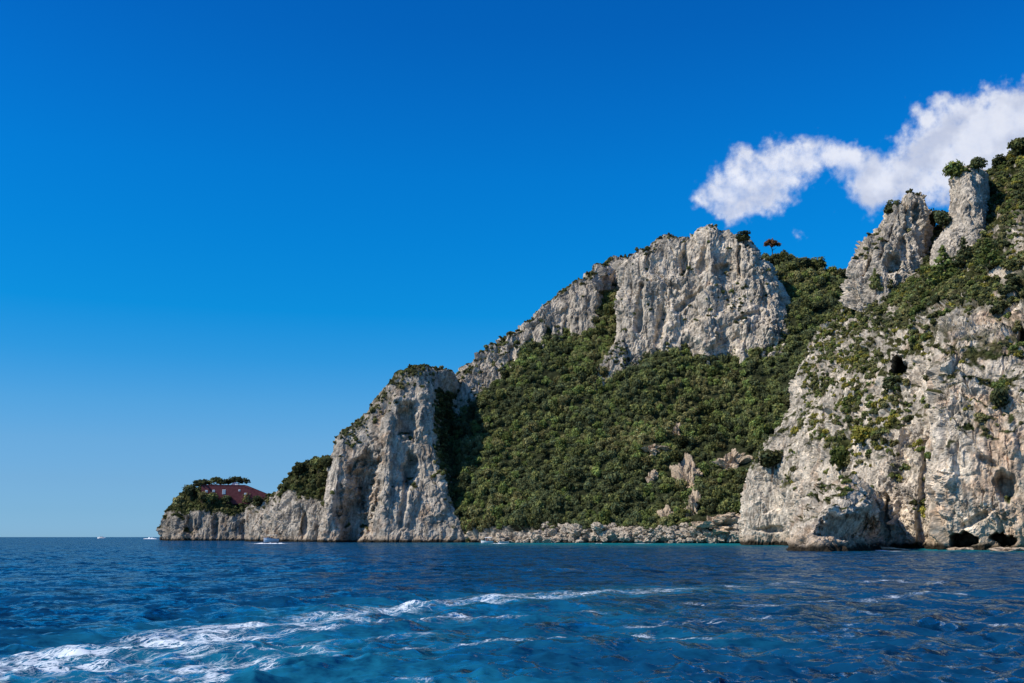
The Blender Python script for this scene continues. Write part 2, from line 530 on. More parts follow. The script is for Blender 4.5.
SH['prow'] = rock_sheet('promontory_terrain', Q, .17, rough=1.3, grey=1.1, amp=.62, seed=203, coarse_v=(5, 6), veg=-.12, warm=.42, scale=.42,
                        dents=[(848, 526, 34, 14, -10, 8.5), (868, 527, 9, 12, 0, 4), (866, 503, 8, 9, 0, -2.6), (884, 548, 14, 5, 0, -2.5), (824, 508, 14, 6, -10, -1.8)], cat='headland',
                        label='low overhanging rock promontory jutting into the water before the right cliff')

# --- pinnacle and tower
NN = [
    [(850, 302, 470), (851, 288, 470), (853, 272, 472), (860, 256, 474), (868, 243, 478)],
    [(848, 306, 425), (849, 287, 426), (852, 271, 428), (859, 255, 430), (867, 243, 434)],
    [(866, 316, 413), (866, 288, 416), (867, 262, 420), (873, 244, 425), (881, 221, 432)],
    [(884, 322, 405), (884, 288, 409), (886, 255, 414), (890, 230, 420), (895, 205, 428)],
    [(900, 320, 404), (900, 286, 409), (902, 255, 415), (906, 225, 422), (912, 197, 428)],
    [(914, 305, 409), (914, 282, 414), (915, 255, 419), (918, 226, 425), (920, 199, 430)],
    [(926, 290, 418), (925, 270, 423), (925, 248, 428), (925, 226, 432), (924, 207, 436)],
    [(930, 285, 465), (929, 270, 468), (928, 250, 470), (927, 230, 472), (926, 212, 474)],
]
NN = [back_off([at(*q) for q in c], 14, 3, 40, 60) for c in NN]
SH['pinnacle'] = rock_sheet('pinnacle_terrain', NN, .34, amp=1.2, seed=305, coarse_v=(4, 5), coarse_u=(0, 6), veg=-.22, warm=.05, scale=.55,
                            dents=[(893, 262, 9, 10, 0, 7), (905, 245, 5, 18, 0, 4), (887, 238, 2.5, 26, 14, 5), (907, 216, 2.2, 22, -4, 5), (872, 262, 2.5, 18, 22, 4), (903, 200, 3, 6, 0, 5), (916, 216, 2, 16, -6, 4), (880, 224, 3, 6, 30, 4)], cat='rock pinnacle',
                            label='jagged grey rock pinnacle rising above the green slope beside the tower-like rock')
TT = [
    [(933, 262, 450), (935, 245, 450), (949, 228, 450), (953, 200, 450), (953, 182, 450)],
    [(932, 266, 404), (934, 247, 407), (948, 228, 411), (953, 200, 415), (952, 181, 419)],
    [(948, 274, 398), (951, 247, 401), (957, 225, 405), (958, 198, 409), (958, 172, 413)],
    [(966, 276, 396), (967, 247, 399), (969, 222, 403), (970, 195, 406), (969, 167, 411)],
    [(978, 268, 398), (978, 242, 401), (979, 220, 404), (978, 195, 409), (977, 164, 414)],
    [(985, 256, 405), (985, 234, 408), (984, 212, 411), (983, 195, 414), (982, 172, 418)],
    [(990, 256, 450), (989, 234, 450), (988, 212, 450), (987, 195, 450), (986, 178, 450)],
]
TT = [back_off([at(*q) for q in c], 12, 2, 36, 60) for c in TT]
SH['tower'] = rock_sheet('rock_tower_terrain', TT, .32, amp=.65, seed=407, coarse_v=(4, 5), coarse_u=(0, 5), veg=-.3, warm=.06, scale=.5, cat='rock tower',
                         label='square tower-like grey rock with shrubs on its flat top')

# --- wooded slope of the cove
FF = [
    [(425, 680), (425, 530, 684), (425, 500, 695), (428, 460, 725), (432, 420, 750), (440, 400, 780)],
    [(468, 640), (468, 530, 645), (468, 500, 660), (466, 455, 695), (464, 400, 745), (468, 386, 790)],
    [(520, 612), (520, 528, 618), (520, 500, 636), (520, 445, 678), (520, 366, 742), (522, 345, 800)],
    [(580, 592), (580, 528, 598), (580, 500, 618), (580, 440, 660), (582, 352, 735), (590, 300, 800)],
    [(620, 580), (620, 528, 586), (620, 500, 607), (620, 440, 652), (618, 350, 728), (622, 290, 798)],
    [(660, 570), (660, 527, 576), (660, 500, 598), (660, 435, 648), (660, 352, 708), (662, 305, 765)],
    [(710, 558), (710, 525, 564), (710, 498, 588), (710, 435, 640), (712, 355, 702), (718, 285, 765)],
    [(760, 546), (760, 520, 552), (760, 490, 580), (762, 425, 632), (768, 340, 694), (772, 266, 765)],
    [(800, 540), (800, 518, 546), (800, 480, 580), (802, 405, 632), (808, 330, 680), (806, 274, 740)],
    [(850, 540), (850, 515, 546), (850, 470, 580), (850, 395, 632), (850, 330, 680), (848, 282, 735)],
    [(930, 545), (930, 515, 550), (930, 470, 585), (930, 395, 640), (930, 330, 690), (930, 285, 740)],
]
FF = [back_off(colm(c[0], c[1:]), 40, 4, 120, 80) for c in FF]


def veg_all(px, py, n, w):
    return sstep(534, 524, py + w * 8)


SH['slope'] = rock_sheet('wooded_hill', FF, 1.1, amp=1.0, seed=509, coarse_v=(6, 7), veg_fn=veg_all, soil=True, cat='hillside',
                         label='steep hillside of the cove covered with dense green trees')

# --- central cliff
CC = [(622, 345, 330, 266, 770), (619, 372, 345, 264, 720), (632, 380, 356, 254, 708), (650, 380, 358, 247, 704), (668, 376, 352, 236, 700),
      (690, 390, 368, 239, 699), (708, 388, 366, 226, 688), (726, 388, 364, 232, 690), (745, 382, 360, 240, 684), (762, 376, 352, 255, 682),
      (778, 372, 350, 278, 682), (790, 372, 352, 304, 686), (797, 372, 352, 320, 702), (799, 372, 352, 320, 760)]
C3 = []
for px, a, b, t, Y in CC:
    m = b + (t - b) * .45
    C3.append(back_off([at(px, a, Y - 6), at(px, b, Y), at(px, b + (t - b) * .4, Y + 8), at(px, b + (t - b) * .75, Y + 14), at(px, t, Y + 24)], 50, 4, 110, 70))
SH['central'] = rock_sheet('central_cliff_terrain', C3, .55, amp=.85, seed=611, grey=1.12, coarse_v=(4, 5), coarse_u=(0, 12), veg=-.18, warm=.12, scale=1.0,
                           dents=[(722, 268, 14, 6, -28, 9), (684, 262, 5, 16, 5, 10), (660, 328, 7, 30, 10, 7), (702, 262, 4, 22, 6, 5), (640, 310, 5, 34, 6, 7), (739, 258, 3.5, 20, 0, 7), (765, 296, 4, 16, -12, 4), (690, 300, 26, 4, -38, 5), (745, 318, 24, 4, -25, 4), (715, 330, 34, 18, -20, -5), (648, 262, 3, 14, 8, 6), (772, 330, 18, 12, 10, -3), (668, 282, 18, 3, 35, 4)],
                           label='broad pale grey rock wall crowning the wooded slope in the middle')
# --- spur under its left end
SP = [[(594, 392, 735), (594, 382, 737), (597, 374, 740), (600, 368, 746)],
      [(592, 396, 700), (592, 385, 702), (595, 374, 706), (601, 367, 712)],
      [(602, 398, 696), (603, 384, 698), (606, 366, 704), (612, 350, 714)],
      [(614, 400, 694), (614, 384, 697), (616, 358, 704), (618, 334, 716)],
      [(624, 390, 698), (624, 372, 700), (625, 350, 706), (624, 330, 718)],
      [(632, 384, 710), (631, 366, 712), (630, 350, 718), (628, 332, 726)]]
SP = [back_off([at(*q) for q in c], 20, 3, 40, 40) for c in SP]
SH['spur'] = rock_sheet('spur_terrain', SP, .55, amp=.7, seed=713, coarse_v=(3, 4), veg=-.12, warm=.03, scale=.7, cat='rock spur',
                        label='small grey rock spur poking out of the trees below the left end of the broad rock wall')

# --- ridge to the left of it
RD = [(450, 418, 402, 386, 735), (466, 414, 400, 367, 738), (480, 405, 390, 353, 742), (496, 392, 376, 342, 746), (514, 378, 360, 330, 750), (530, 374, 358, 319, 754),
      (548, 372, 356, 302, 756), (565, 366, 350, 288, 758), (582, 358, 342, 277, 760), (594, 344, 326, 270, 764), (604, 334, 316, 265, 782),
      (618, 320, 303, 259, 794), (630, 308, 292, 259, 792), (645, 300, 285, 258, 790)]
R3 = [back_off([at(px, a, Y - 6), at(px, b, Y), at(px, b + (t - b) * .5, Y + 7), at(px, t, Y + 20)], 50, 6, 110, 70) for px, a, b, t, Y in RD]
SH['ridge'] = rock_sheet('ridge_terrain', R3, .62, amp=.85, seed=815, grey=1.06, coarse_v=(3, 4), veg=-.02, warm=.08, scale=.95,
                         dents=[(549, 332, 4, 8, 0, 7), (512, 352, 5, 8, 0, 6), (530, 345, 6, 14, 0, 5), (567, 330, 4, 22, 0, 4)], cat='ridge',
                         label='rocky grey ridge climbing from the left cliff up to the broad rock wall')

# --- big left cliff with its arch-shaped hollow
LL = [
    [(330, 730), (333, 520, 730), (336, 490, 730), (340, 465, 730), (344, 445, 730), (347, 433, 728)],
    [(319, 652), (323, 518, 654), (328, 488, 656), (333, 460, 660), (338, 442, 664), (343, 431, 670)],
    [(336, 642), (339, 515, 646), (343, 484, 650), (348, 456, 655), (352, 436, 661), (357, 421, 670)],
    [(352, 640), (355, 515, 645), (359, 482, 650), (362, 450, 655), (365, 430, 660), (370, 409, 670)],
    [(368, 640), (370, 515, 644), (374, 480, 649), (377, 445, 654), (380, 418, 660), (386, 388, 670)],
    [(381, 636), (382, 515, 640), (384, 478, 646), (386, 442, 652), (390, 410, 658), (396, 378, 670)],
    [(394, 636), (394, 512, 642), (395, 476, 648), (398, 440, 654), (402, 405, 660), (408, 370, 672)],
    [(412, 636), (412, 512, 642), (412, 476, 650), (413, 440, 656), (415, 403, 662), (422, 367, 676)],
    [(434, 638), (428, 512, 643), (426, 476, 650), (425, 440, 656), (427, 403, 664), (432, 369, 690)],
    [(473, 640), (456, 512, 650), (442, 476, 655), (436, 445, 660), (431, 405, 672), (440, 368, 704)],
    [(472, 672), (462, 512, 690), (450, 476, 700), (444, 445, 705), (441, 405, 708), (450, 372, 716)],
    [(470, 740), (464, 512, 750), (462, 476, 755), (460, 445, 755), (460, 410, 755), (461, 386, 755)],
]
LL = [back_off(colm(c[0], c[1:]), 40, 4, 90, 60) for c in LL]


def veg_left(px, py, n, w):
    a = sstep(430, 390, py + (px - 380) * .8) * sstep(.0, .4, n[:, 2] - .25 + w)
    g = sstep(436, 441, px - np.clip(py - 450, 0, 200) * .36 + w * 5) * sstep(386, 396, py) * sstep(536, 526, py)
    return np.maximum(a, g)


left_dents = [(367, 472, 12, 32, 10, 9), (358, 500, 21, 48, 15, 12), (351, 525, 19, 32, 15, 11), (407, 420, 11, 22, 4, 12), (411, 466, 9, 18, 6, 12), (404, 505, 4, 26, 8, 5),
              (333, 480, 4, 12, 20, 3), (386, 470, 6, 50, 3, -4), (331, 500, 5, 40, 12, -3), (440, 500, 14, 20, 20, -3), (404, 400, 14, 4, 0, -2)]
SH['left'] = rock_sheet('arched_cliff_terrain', LL, .5, amp=.72, seed=917, dents=left_dents, coarse_v=(5, 6), coarse_u=(0, 10), veg=-.1, veg_fn=veg_left,
                        warm=.36, scale=.85, grey=.97, rough=.5, label='tall rounded cliff with a big arch-shaped hollow reaching down to the sea')

# --- middle headland
MM = [(250, 775, 520, 512, 508), (262, 752, 520, 508, 504), (274, 738, 515, 503, 497), (286, 726, 515, 500, 484), (298, 720, 512, 492, 469),
      (312, 716, 510, 490, 463), (326, 714, 510, 485, 460), (342, 715, 510, 480, 456)]
M3 = [back_off([B(px, Y), at(px, a, Y + 4), at(px, b, Y + 12), at(px, t, Y + 36)], 40, 4, 90, 30) for px, Y, a, b, t in MM]
M3 = [[(p[0] * 1.05, p[1] + 40, p[2] - (1 if i else 0)) for i, p in enumerate(M3[0])]] + M3


def veg_mid(px, py, n, w):
    return sstep(.25, .6, sstep(505, 485, py + (300 - px) * .25) + w * .8)


SH['middle'] = rock_sheet('low_headland_terrain', M3, .55, amp=.72, seed=1019, coarse_v=(3, 4), veg_fn=veg_mid, warm=.32, scale=.85, grey=.95,
                          dents=[(304, 524, 6, 18, 0, 9), (268, 525, 4, 16, -20, 4)], cat='headland',
                          label='low scrub-topped headland between the villa rock and the arched cliff')
# --- villa headland
VV = [(162, 990, 533, 529, 527), (171, 962, 528, 517, 511), (180, 950, 526, 513, 498), (195, 945, 526, 512, 492), (210, 944, 526, 512, 492), (225, 944, 526, 512, 494),
      (240, 944, 526, 512, 497), (254, 946, 526, 513, 500), (268, 950, 526, 514, 503), (284, 960, 526, 516, 506)]
V3 = [back_off([B(px, Y), at(px, a, Y + 4), at(px, b, Y + 10), at(px, t, Y + 40)], 60, 2, 130, 40) for px, Y, a, b, t in VV]
V3 = [[(p[0] * (p[1] + 60) / p[1] * .985, p[1] + 60, p[2] - (1 if i else 0)) for i, p in enumerate(V3[0])]] + V3


def veg_villa(px, py, n, w):
    return sstep(.3, .6, sstep(518, 506, py) + w * .7)


SH['villa'] = rock_sheet('villa_headland_terrain', V3, .75, amp=.8, seed=1121, coarse_v=(3, 4), veg_fn=veg_villa, warm=.3, scale=1.05, grey=.74,  # grey: rock colour lowered to stand in for shade on this headland
                         dents=[(190, 525, 5, 12, 0, 8), (215, 526, 4, 12, 0, 7), (245, 527, 8, 10, 0, 7)], cat='headland',
                         label='low rocky headland at the far left end carrying the red house')

# ------------------------------------------------------------------ sea
def build_sea():
    inv = np.linspace(1 / 9.0, 1 / 100.0, 700)
    mid = 100.0 * np.exp(.006 * np.arange(1, 310))
    far = 1 / np.linspace(1 / (mid[-1] + 5), 1 / 2600.0, 50)
    Yr = np.concatenate([[-60, -20, 2, 6], 1 / inv, mid, far, [3400, 4500, 7000, 12000, 22000, 45000]])
    tc = np.linspace(-1, 1, 900)
    tc = np.sign(tc) * np.abs(tc) ** 1.15
    Yg, T = np.meshgrid(Yr, tc, indexing='ij')
    X = T * (np.abs(Yg) * .78 + 9)
    sp = np.gradient(Yr)[:, None] * np.ones_like(X)
    Z = np.zeros_like(X); DX = np.zeros_like(X); DY = np.zeros_like(X)
    r = np.random.default_rng(3)
    P0 = np.stack([X.ravel(), Yg.ravel(), np.zeros(X.size)], -1).astype(f32)
    patch = fbm(P0 / 22, 3, 3).reshape(X.shape)
    for k in range(56):
        lam = .45 * (22 ** (k / 55.0))
        th = R(-68 + r.normal() * 42)
        amp = .0136 * lam ** .36 * r.uniform(.6, 1.2)
        kx, ky = math.cos(th) * 2 * math.pi / lam, math.sin(th) * 2 * math.pi / lam
        ph = r.uniform(0, 6.28)
        att = np.clip((lam / np.maximum(sp, .01) - 2.5) / 3, 0, 1) * np.clip(1.15 + patch * 1.1, .3, 2)
        a = kx * X + ky * Yg + ph
        Z += att * amp * np.sin(a)
        DX += att * amp * .8 * math.cos(th) * np.cos(a); DY += att * amp * .8 * math.sin(th) * np.cos(a)
    XX = X + DX; YY = Yg + DY
    # foam streaks of the wake, given as world polylines
    spray = np.zeros(X.size); foam = np.zeros(X.size); aer = np.zeros(X.size)
    pts = np.stack([X.ravel(), Yg.ravel()], -1)

    def streak(pl, width, inten, halo=0.0, hw=4.0):
        w = np.array([sea(*q) for q in pl])
        best = np.full(len(pts), 1e9)
        m = (pts[:, 1] < w[:, 1].max() + 20) & (pts[:, 1] > w[:, 1].min() - 20)
        idx = np.nonzero(m)[0]; pp = pts[idx]
        b = np.full(len(pp), 1e9)
        for a_, c_ in zip(w[:-1], w[1:]):
            d = c_ - a_; t = np.clip(((pp - a_) @ d) / (d @ d), 0, 1)
            b = np.minimum(b, np.linalg.norm(pp - a_ - t[:, None] * d, axis=1))
        np.maximum.at(foam, idx, (.46 + .44 * min(inten, 1))  * np.exp(-(b / width) ** 2))
        if halo:
            np.maximum.at(aer, idx, halo * np.exp(-(b / hw) ** 2))

    main = [(-80, 684), (0, 668), (60, 662), (120, 648), (200, 634), (300, 622), (400, 608), (500, 598), (600, 593), (680, 589), (760, 585), (800, 583)]
    streak(main[:6], 2.6, 1.1, .8, 4.6)
    streak(main[5:10], 3.0, .72, .8, 5)
    streak(main[9:], 2.5, .45, .2, 5)
    streak([(40, 690), (120, 676), (180, 668), (240, 662), (330, 658)], .9, .85, 1.0, 3.6)
    streak([(-30, 694), (110, 674), (280, 644)], 4.5, .2, .9, 5)
    streak([(-10, 676), (70, 672), (150, 662), (230, 650), (300, 646)], 1.2, 1.0, .9, 3)
    streak([(20, 690), (90, 684), (160, 674), (215, 664)], 1.0, 1.05, 1.0, 3)
    streak([(60, 650), (130, 640), (180, 634)], 1.6, .75, .4, 3)
    streak([(-10, 660), (40, 656), (90, 652)], 1.4, .8, .4, 3)
    streak([(300, 632), (380, 622), (460, 616)], 1.5, .8, .6, 4)
    streak([(170, 688), (215, 672), (260, 668), (268, 660)], .6, .9, 1.0, 2.5)
    streak([(130, 652), (170, 642), (230, 640), (300, 632)], 1.1, .75, .6, 4)
    streak([(250, 656), (330, 654), (280, 650)], .5, .7, .9, 3)
    streak([(420, 650), (480, 643), (560, 637), (640, 634), (700, 640)], 1.0, .68, .5, 3.5)
    streak([(350, 628), (420, 622), (520, 618), (590, 612)], 1.4, .5, .6, 5)
    streak([(330, 640), (420, 633)], 1.0, .5, .7, 4)
    streak([(640, 628), (720, 622), (780, 618)], 1.2, .42, .1, 3)
    streak([(860, 600), (920, 595), (960, 594)], 1.0, .66, .1, 3)
    streak([(960, 624), (1020, 626)], .8, .5, 0)
    streak([(860, 582), (890, 580), (940, 585)], 1.6, .5, 0)
    streak([(690, 604), (760, 606), (830, 600)], 1.2, .45, .1, 4)
    streak([(400, 676), (430, 690)], .7, .5, .8, 4)
    # foam beside the moving launch, the moored boats and the headland
    for cx, cy, w_ in ((270, 543.6, 19), (500, 543.6, 9), (150, 539.1, 8), (885, 551, 7), (640, 543.6, 5), (760, 544.6, 4)):
        (x0, y0), (x1, _) = sea(cx - w_, cy), sea(cx + w_, cy)
        dd = ((pts[:, 0] - (x0 + x1) / 2) / (abs(x1 - x0) / 2)) ** 2 + ((pts[:, 1] - y0) / max(8, y0 * .022)) ** 2
        spray = np.maximum(spray, np.exp(-dd * 1.3))
    # turquoise shallows near the cove
    shal = np.zeros(X.size)
    for cx, Y0, rx, ry in ((690, 500, 100, 130), (580, 540, 70, 110), (770, 440, 45, 60), (930, 275, 28, 40), (600, 560, 50, 45), (1010, 245, 20, 16), (905, 300, 14, 40)):
        x0 = (cx - 512) / F_PX * Y0
        shal = np.maximum(shal, np.exp(-(((pts[:, 0] - x0) / rx) ** 2 + ((pts[:, 1] - Y0) / ry) ** 2)))
    V = np.stack([XX.ravel(), YY.ravel(), Z.ravel()], -1)
    q = grid_quads(*X.shape)[:, ::-1]
    me = mesh_np('sea_water', V, q, attrs={'foam': foam.astype(f32), 'aer': aer.astype(f32), 'spray': spray.astype(f32), 'shal': shal.astype(f32)}, smooth=True)
    m, nt, out = new_mat('sea_water')
    L = nt.links.new
    A = lambda n: N(nt, 'ShaderNodeAttribute', attribute_name=n).outputs['Fac']
    geo = N(nt, 'ShaderNodeNewGeometry')
    pos = geo.outputs['Position']

    def noise(scale, detail=4, rough=.55, dist=0.0, stretch=None):
        n_ = N(nt, 'ShaderNodeTexNoise'); n_.inputs['Scale'].default_value = scale; n_.inputs['Detail'].default_value = detail
        n_.inputs['Roughness'].default_value = rough; n_.inputs['Distortion'].default_value = dist
        src = pos
        if stretch:
            mp = N(nt, 'ShaderNodeMapping'); mp.inputs['Scale'].default_value = stretch; L(pos, mp.inputs[0]); src = mp.outputs[0]
        L(src, n_.inputs['Vector'])
        return n_.outputs['Fac']

    def math_(op, a, b=None, clamp=False):
        n_ = N(nt, 'ShaderNodeMath', operation=op); n_.use_clamp = clamp
        for i, x in enumerate((a, b)):
            if x is None: continue
            if isinstance(x, (int, float)): n_.inputs[i].default_value = x
            else: L(x, n_.inputs[i])
        return n_.outputs[0]

    def mixc(fac, a, b):
        n_ = N(nt, 'ShaderNodeMix', data_type='RGBA')
        L(fac, n_.inputs[0])
        for i, x in ((6, a), (7, b)):
            if isinstance(x, tuple): n_.inputs[i].default_value = (*x, 1)
            else: L(x, n_.inputs[i])
        return n_.outputs[2]

    body = mixc(noise(.035, 3), (.002, .031, .080), (.003, .054, .128))
    body = mixc(math_('MULTIPLY', A('shal'), .8), body, (.004, .17, .19))
    body = mixc(math_('MULTIPLY', math_('MULTIPLY', A('aer'), noise(.35, 4, .6, 1.0)), 1.2, True), body, (.010, .17, .27))
    # foam: strands drawn out along the wake, broken up by finer noise
    def strand(scale, k, seed, power, warp):
        mp = N(nt, 'ShaderNodeMapping'); mp.inputs['Rotation'].default_value = (0, 0, R(-52 + seed * 9)); mp.inputs['Location'].default_value = (seed * 37.0, seed * 11.0, 0)
        L(pos, mp.inputs[0])
        mp2 = N(nt, 'ShaderNodeMapping'); mp2.inputs['Scale'].default_value = (k, 1, 1); L(mp.outputs[0], mp2.inputs[0])
        n_ = N(nt, 'ShaderNodeTexNoise'); n_.inputs['Scale'].default_value = scale; n_.inputs['Detail'].default_value = 5; n_.inputs['Roughness'].default_value = .62
        n_.inputs['Distortion'].default_value = warp; L(mp2.outputs[0], n_.inputs['Vector'])
        a_ = math_('ABSOLUTE', math_('SUBTRACT', n_.outputs['Fac'], .5))
        return math_('POWER', math_('SUBTRACT', 1.0, math_('MULTIPLY', a_, 8.0), True), power)
    r1 = strand(.55, .45, 0, 2.2, 1.8); r2 = strand(1.3, .55, 1, 2.0, 1.6); r3 = strand(2.8, .75, 2, 1.6, 1.3)
    rid = math_('MAXIMUM', r1, math_('MAXIMUM', math_('MULTIPLY', r2, .9), math_('MULTIPLY', r3, .72)))
    brk = noise(.5, 5, .65, .6)
    base = A('foam')
    fac = math_('MULTIPLY', math_('MULTIPLY', base, math_('ADD', rid, math_('MULTIPLY', base, .06))), math_('MULTIPLY', brk, 1.9))
    fac = math_('SUBTRACT', fac, .37)
    fac = math_('MAXIMUM', fac, math_('MULTIPLY', A('spray'), math_('MULTIPLY', noise(.45, 3, .6), 1.3)))
    fo = N(nt, 'ShaderNodeMapRange', interpolation_type='SMOOTHSTEP'); fo.inputs[1].default_value = .0; fo.inputs[2].default_value = .5
    L(fac, fo.inputs[0])
    # ripples tilt the surface normal directly, so that they act the same near and far
    def tilt(scale, k, detail):
        n_ = N(nt, 'ShaderNodeTexNoise'); n_.inputs['Scale'].default_value = scale; n_.inputs['Detail'].default_value = detail; n_.inputs['Roughness'].default_value = .6
        L(pos, n_.inputs['Vector'])
        v1 = N(nt, 'ShaderNodeVectorMath', operation='SUBTRACT'); L(n_.outputs['Color'], v1.inputs[0]); v1.inputs[1].default_value = (.5, .5, .5)
        v2 = N(nt, 'ShaderNodeVectorMath', operation='MULTIPLY'); L(v1.outputs[0], v2.inputs[0]); v2.inputs[1].default_value = (k, k, 0)
        return v2.outputs[0]
    acc = geo.outputs['Normal']
    for sc, k, de in ((5.0, 1.1, 3), (1.5, 1.8, 3), (.35, 2.1, 2)):
        va = N(nt, 'ShaderNodeVectorMath', operation='ADD'); L(acc, va.inputs[0]); L(tilt(sc, k, de), va.inputs[1]); acc = va.outputs[0]
    b2 = N(nt, 'ShaderNodeVectorMath', operation='NORMALIZE'); L(acc, b2.inputs[0])
    nrm = b2.outputs[0]
    dif = N(nt, 'ShaderNodeBsdfDiffuse'); L(body, dif.inputs['Color']); L(nrm, dif.inputs['Normal'])
    gl = N(nt, 'ShaderNodeBsdfGlossy'); gl.inputs['Roughness'].default_value = .07; gl.inputs['Color'].default_value = (.81, .96, .99, 1); L(nrm, gl.inputs['Normal'])
    fr = N(nt, 'ShaderNodeFresnel'); fr.inputs['IOR'].default_value = 1.33; L(nrm, fr.inputs['Normal'])
    fm = N(nt, 'ShaderNodeMapRange'); fm.inputs[1].default_value = 0; fm.inputs[2].default_value = 1; fm.inputs[3].default_value = 0; fm.inputs[4].default_value = .66
    L(fr.outputs[0], fm.inputs[0])
    s1 = N(nt, 'ShaderNodeMixShader'); L(math_('MULTIPLY', fm.outputs[0], math_('SUBTRACT', 1.0, math_('MULTIPLY', A('shal'), .75))), s1.inputs[0]); L(dif.outputs[0], s1.inputs[1]); L(gl.outputs[0], s1.inputs[2])
    wf = N(nt, 'ShaderNodeBsdfDiffuse'); wf.inputs['Color'].default_value = (.66, .74, .80, 1)
    s2 = N(nt, 'ShaderNodeMixShader'); L(fo.outputs[0], s2.inputs[0]); L(s1.outputs[0], s2.inputs[1]); L(wf.outputs[0], s2.inputs[2])
    L(s2.outputs[0], out.inputs[0])
    o = link('sea_water', me, m)
    tag(o, 'deep blue sea with a white foamy boat wake across it', 'sea', kind='structure')


build_sea()


# ------------------------------------------------------------------ cloud
def build_cloud():
    D = 4200.0
    pxs = np.arange(672, 1120, .75); pys = np.arange(62, 250, .75)
    PX, PY = np.meshgrid(pxs, pys, indexing='ij')
    blobs = [(760, 192, 24, .9), (738, 206, 17, .8), (782, 184, 20, .8), (722, 202, 16, .7), (702, 198, 10, .5), (716, 190, 16, .8), (735, 185, 26, 1), (758, 172, 28, 1), (785, 162, 26, 1), (808, 156, 20, 1), (830, 154, 17, .9), (727, 212, 13, .8), (748, 200, 20, .8), (787, 205, 13, .42),
             (848, 160, 18, .9), (866, 172, 22, 1), (880, 186, 26, 1), (868, 192, 16, .7), (905, 178, 28, 1), (932, 160, 36, 1.1), (950, 132, 34, 1.1), (985, 127, 34, 1.2), (1015, 129, 38, 1.2), (1000, 155, 48, 1.2), (960, 170, 36, 1),
             (1050, 130, 46, 1.2), (1085, 128, 46, 1.2), (1040, 150, 55, 1.2), (917, 106, 9, .75), (925, 116, 8, .7), (801, 233, 8, .38), (690, 208, 7, .3), (740, 155, 14, .5), (940, 100, 10, .8), (1010, 103, 14, .8)]
    q = np.stack([PX.ravel() / 26, PY.ravel() / 26, np.zeros(PX.size)], -1).astype(f32)
    w1 = fbm(q, 4, 5); w2 = fbm(q + 50, 4, 9)
    X = PX.ravel() + 9 * w1; Y = PY.ravel() + 8 * w2
    den = np.zeros(PX.size)
    for bx, by, r, s in blobs:
        den += s * np.exp(-(((X - bx) ** 2 + ((Y - by) * 1.12) ** 2) / (r * r)) * 1.25)
    den = 1 - np.exp(-den * 1.15)
    puff = billow(q * 1.2 + 7, 5, 15, .55); ns = fbm(q * 1.6 + 3, 6, 25, .6)
    a = sstep(.20, .84, den + .52 * ns + .10 * (puff - .3))
    hole = np.exp(-(((X - 848) / 11) ** 2 + ((Y - 172) / 8) ** 2)); a *= 1 - .65 * hole
    a *= np.clip(.95 + .15 * ns, 0, 1) * .985 * (1 - (1 - sstep(770, 840, X)) * np.clip(.16 - .55 * ns, 0, .5))
    edge = np.minimum(np.minimum(PX - 672, 1120 - PX), np.minimum(PY - 62, 250 - PY)).ravel()
    a *= sstep(0, 14, edge)
    rel = 40 * np.cos((PX.ravel() - 890) / 220)
    base = np.array([at(p, 341.5, D) for p in (512, 513)])
    v = (341.5 - PY.ravel()) / F_PX
    dx = (PX.ravel() - 512) / F_PX; dy = CA - v * SA; dz = SA + v * CA
    t = D / dy
    t = t * (1 - rel / D)
    P = np.stack([dx * t, dy * t, CAM_H + dz * t], -1)
    lit = fbm(q * .62 + 11, 5, 33) - fbm(q * .62 + 11 + np.array([.26, .34, 0], f32), 5, 33)      # painted shade: billow sides turned from the sun, and undersides, made greyer
    sh = np.clip(.74 + 2.0 * lit - .006 * np.clip(Y - 165, -30, 45) * sstep(.5, 1, den), 0, 1)
    me = mesh_np('cloud', P, grid_quads(*PX.shape)[:, ::-1], attrs={'alpha': a.astype(f32), 'billow_shade': sh.astype(f32)}, smooth=True)
    m, nt, out = new_mat('cloud_vapour'); L = nt.links.new
    A = N(nt, 'ShaderNodeAttribute', attribute_name='alpha'); T = N(nt, 'ShaderNodeAttribute', attribute_name='billow_shade')
    mx = N(nt, 'ShaderNodeMix', data_type='RGBA'); L(T.outputs['Fac'], mx.inputs[0])
    mx.inputs[6].default_value = (.69, .71, .76, 1); mx.inputs[7].default_value = (.96, .945, .92, 1)
    d = N(nt, 'ShaderNodeBsdfDiffuse'); tr = N(nt, 'ShaderNodeBsdfTranslucent'); tp = N(nt, 'ShaderNodeBsdfTransparent')
    L(mx.outputs[2], d.inputs['Color']); L(mx.outputs[2], tr.inputs['Color'])
    # light scattered many times inside vapour hardly depends on the facing of the surface: lean the normal to the sun
    g = N(nt, 'ShaderNodeNewGeometry'); va = N(nt, 'ShaderNodeVectorMath', operation='ADD'); va.inputs[1].default_value = sd * 2.2
    vn = N(nt, 'ShaderNodeVectorMath', operation='NORMALIZE'); L(g.outputs['Normal'], va.inputs[0]); L(va.outputs[0], vn.inputs[0]); L(vn.outputs[0], d.inputs['Normal'])
    s = N(nt, 'ShaderNodeMixShader'); s.inputs[0].default_value = .22; L(d.outputs[0], s.inputs[1]); L(tr.outputs[0], s.inputs[2])
    s2 = N(nt, 'ShaderNodeMixShader'); L(A.outputs['Fac'], s2.inputs[0]); L(tp.outputs[0], s2.inputs[1]); L(s.outputs[0], s2.inputs[2])
    L(s2.outputs[0], out.inputs[0])
    tag(link('cloud', me, m), 'long white cloud in the blue sky above the cliffs', 'cloud')


build_cloud()

# ------------------------------------------------------------------ ground queries
bpy.context.view_layer.update()
DEPS = bpy.context.evaluated_depsgraph_get()
ORG = Vector((0, 0, CAM_H))


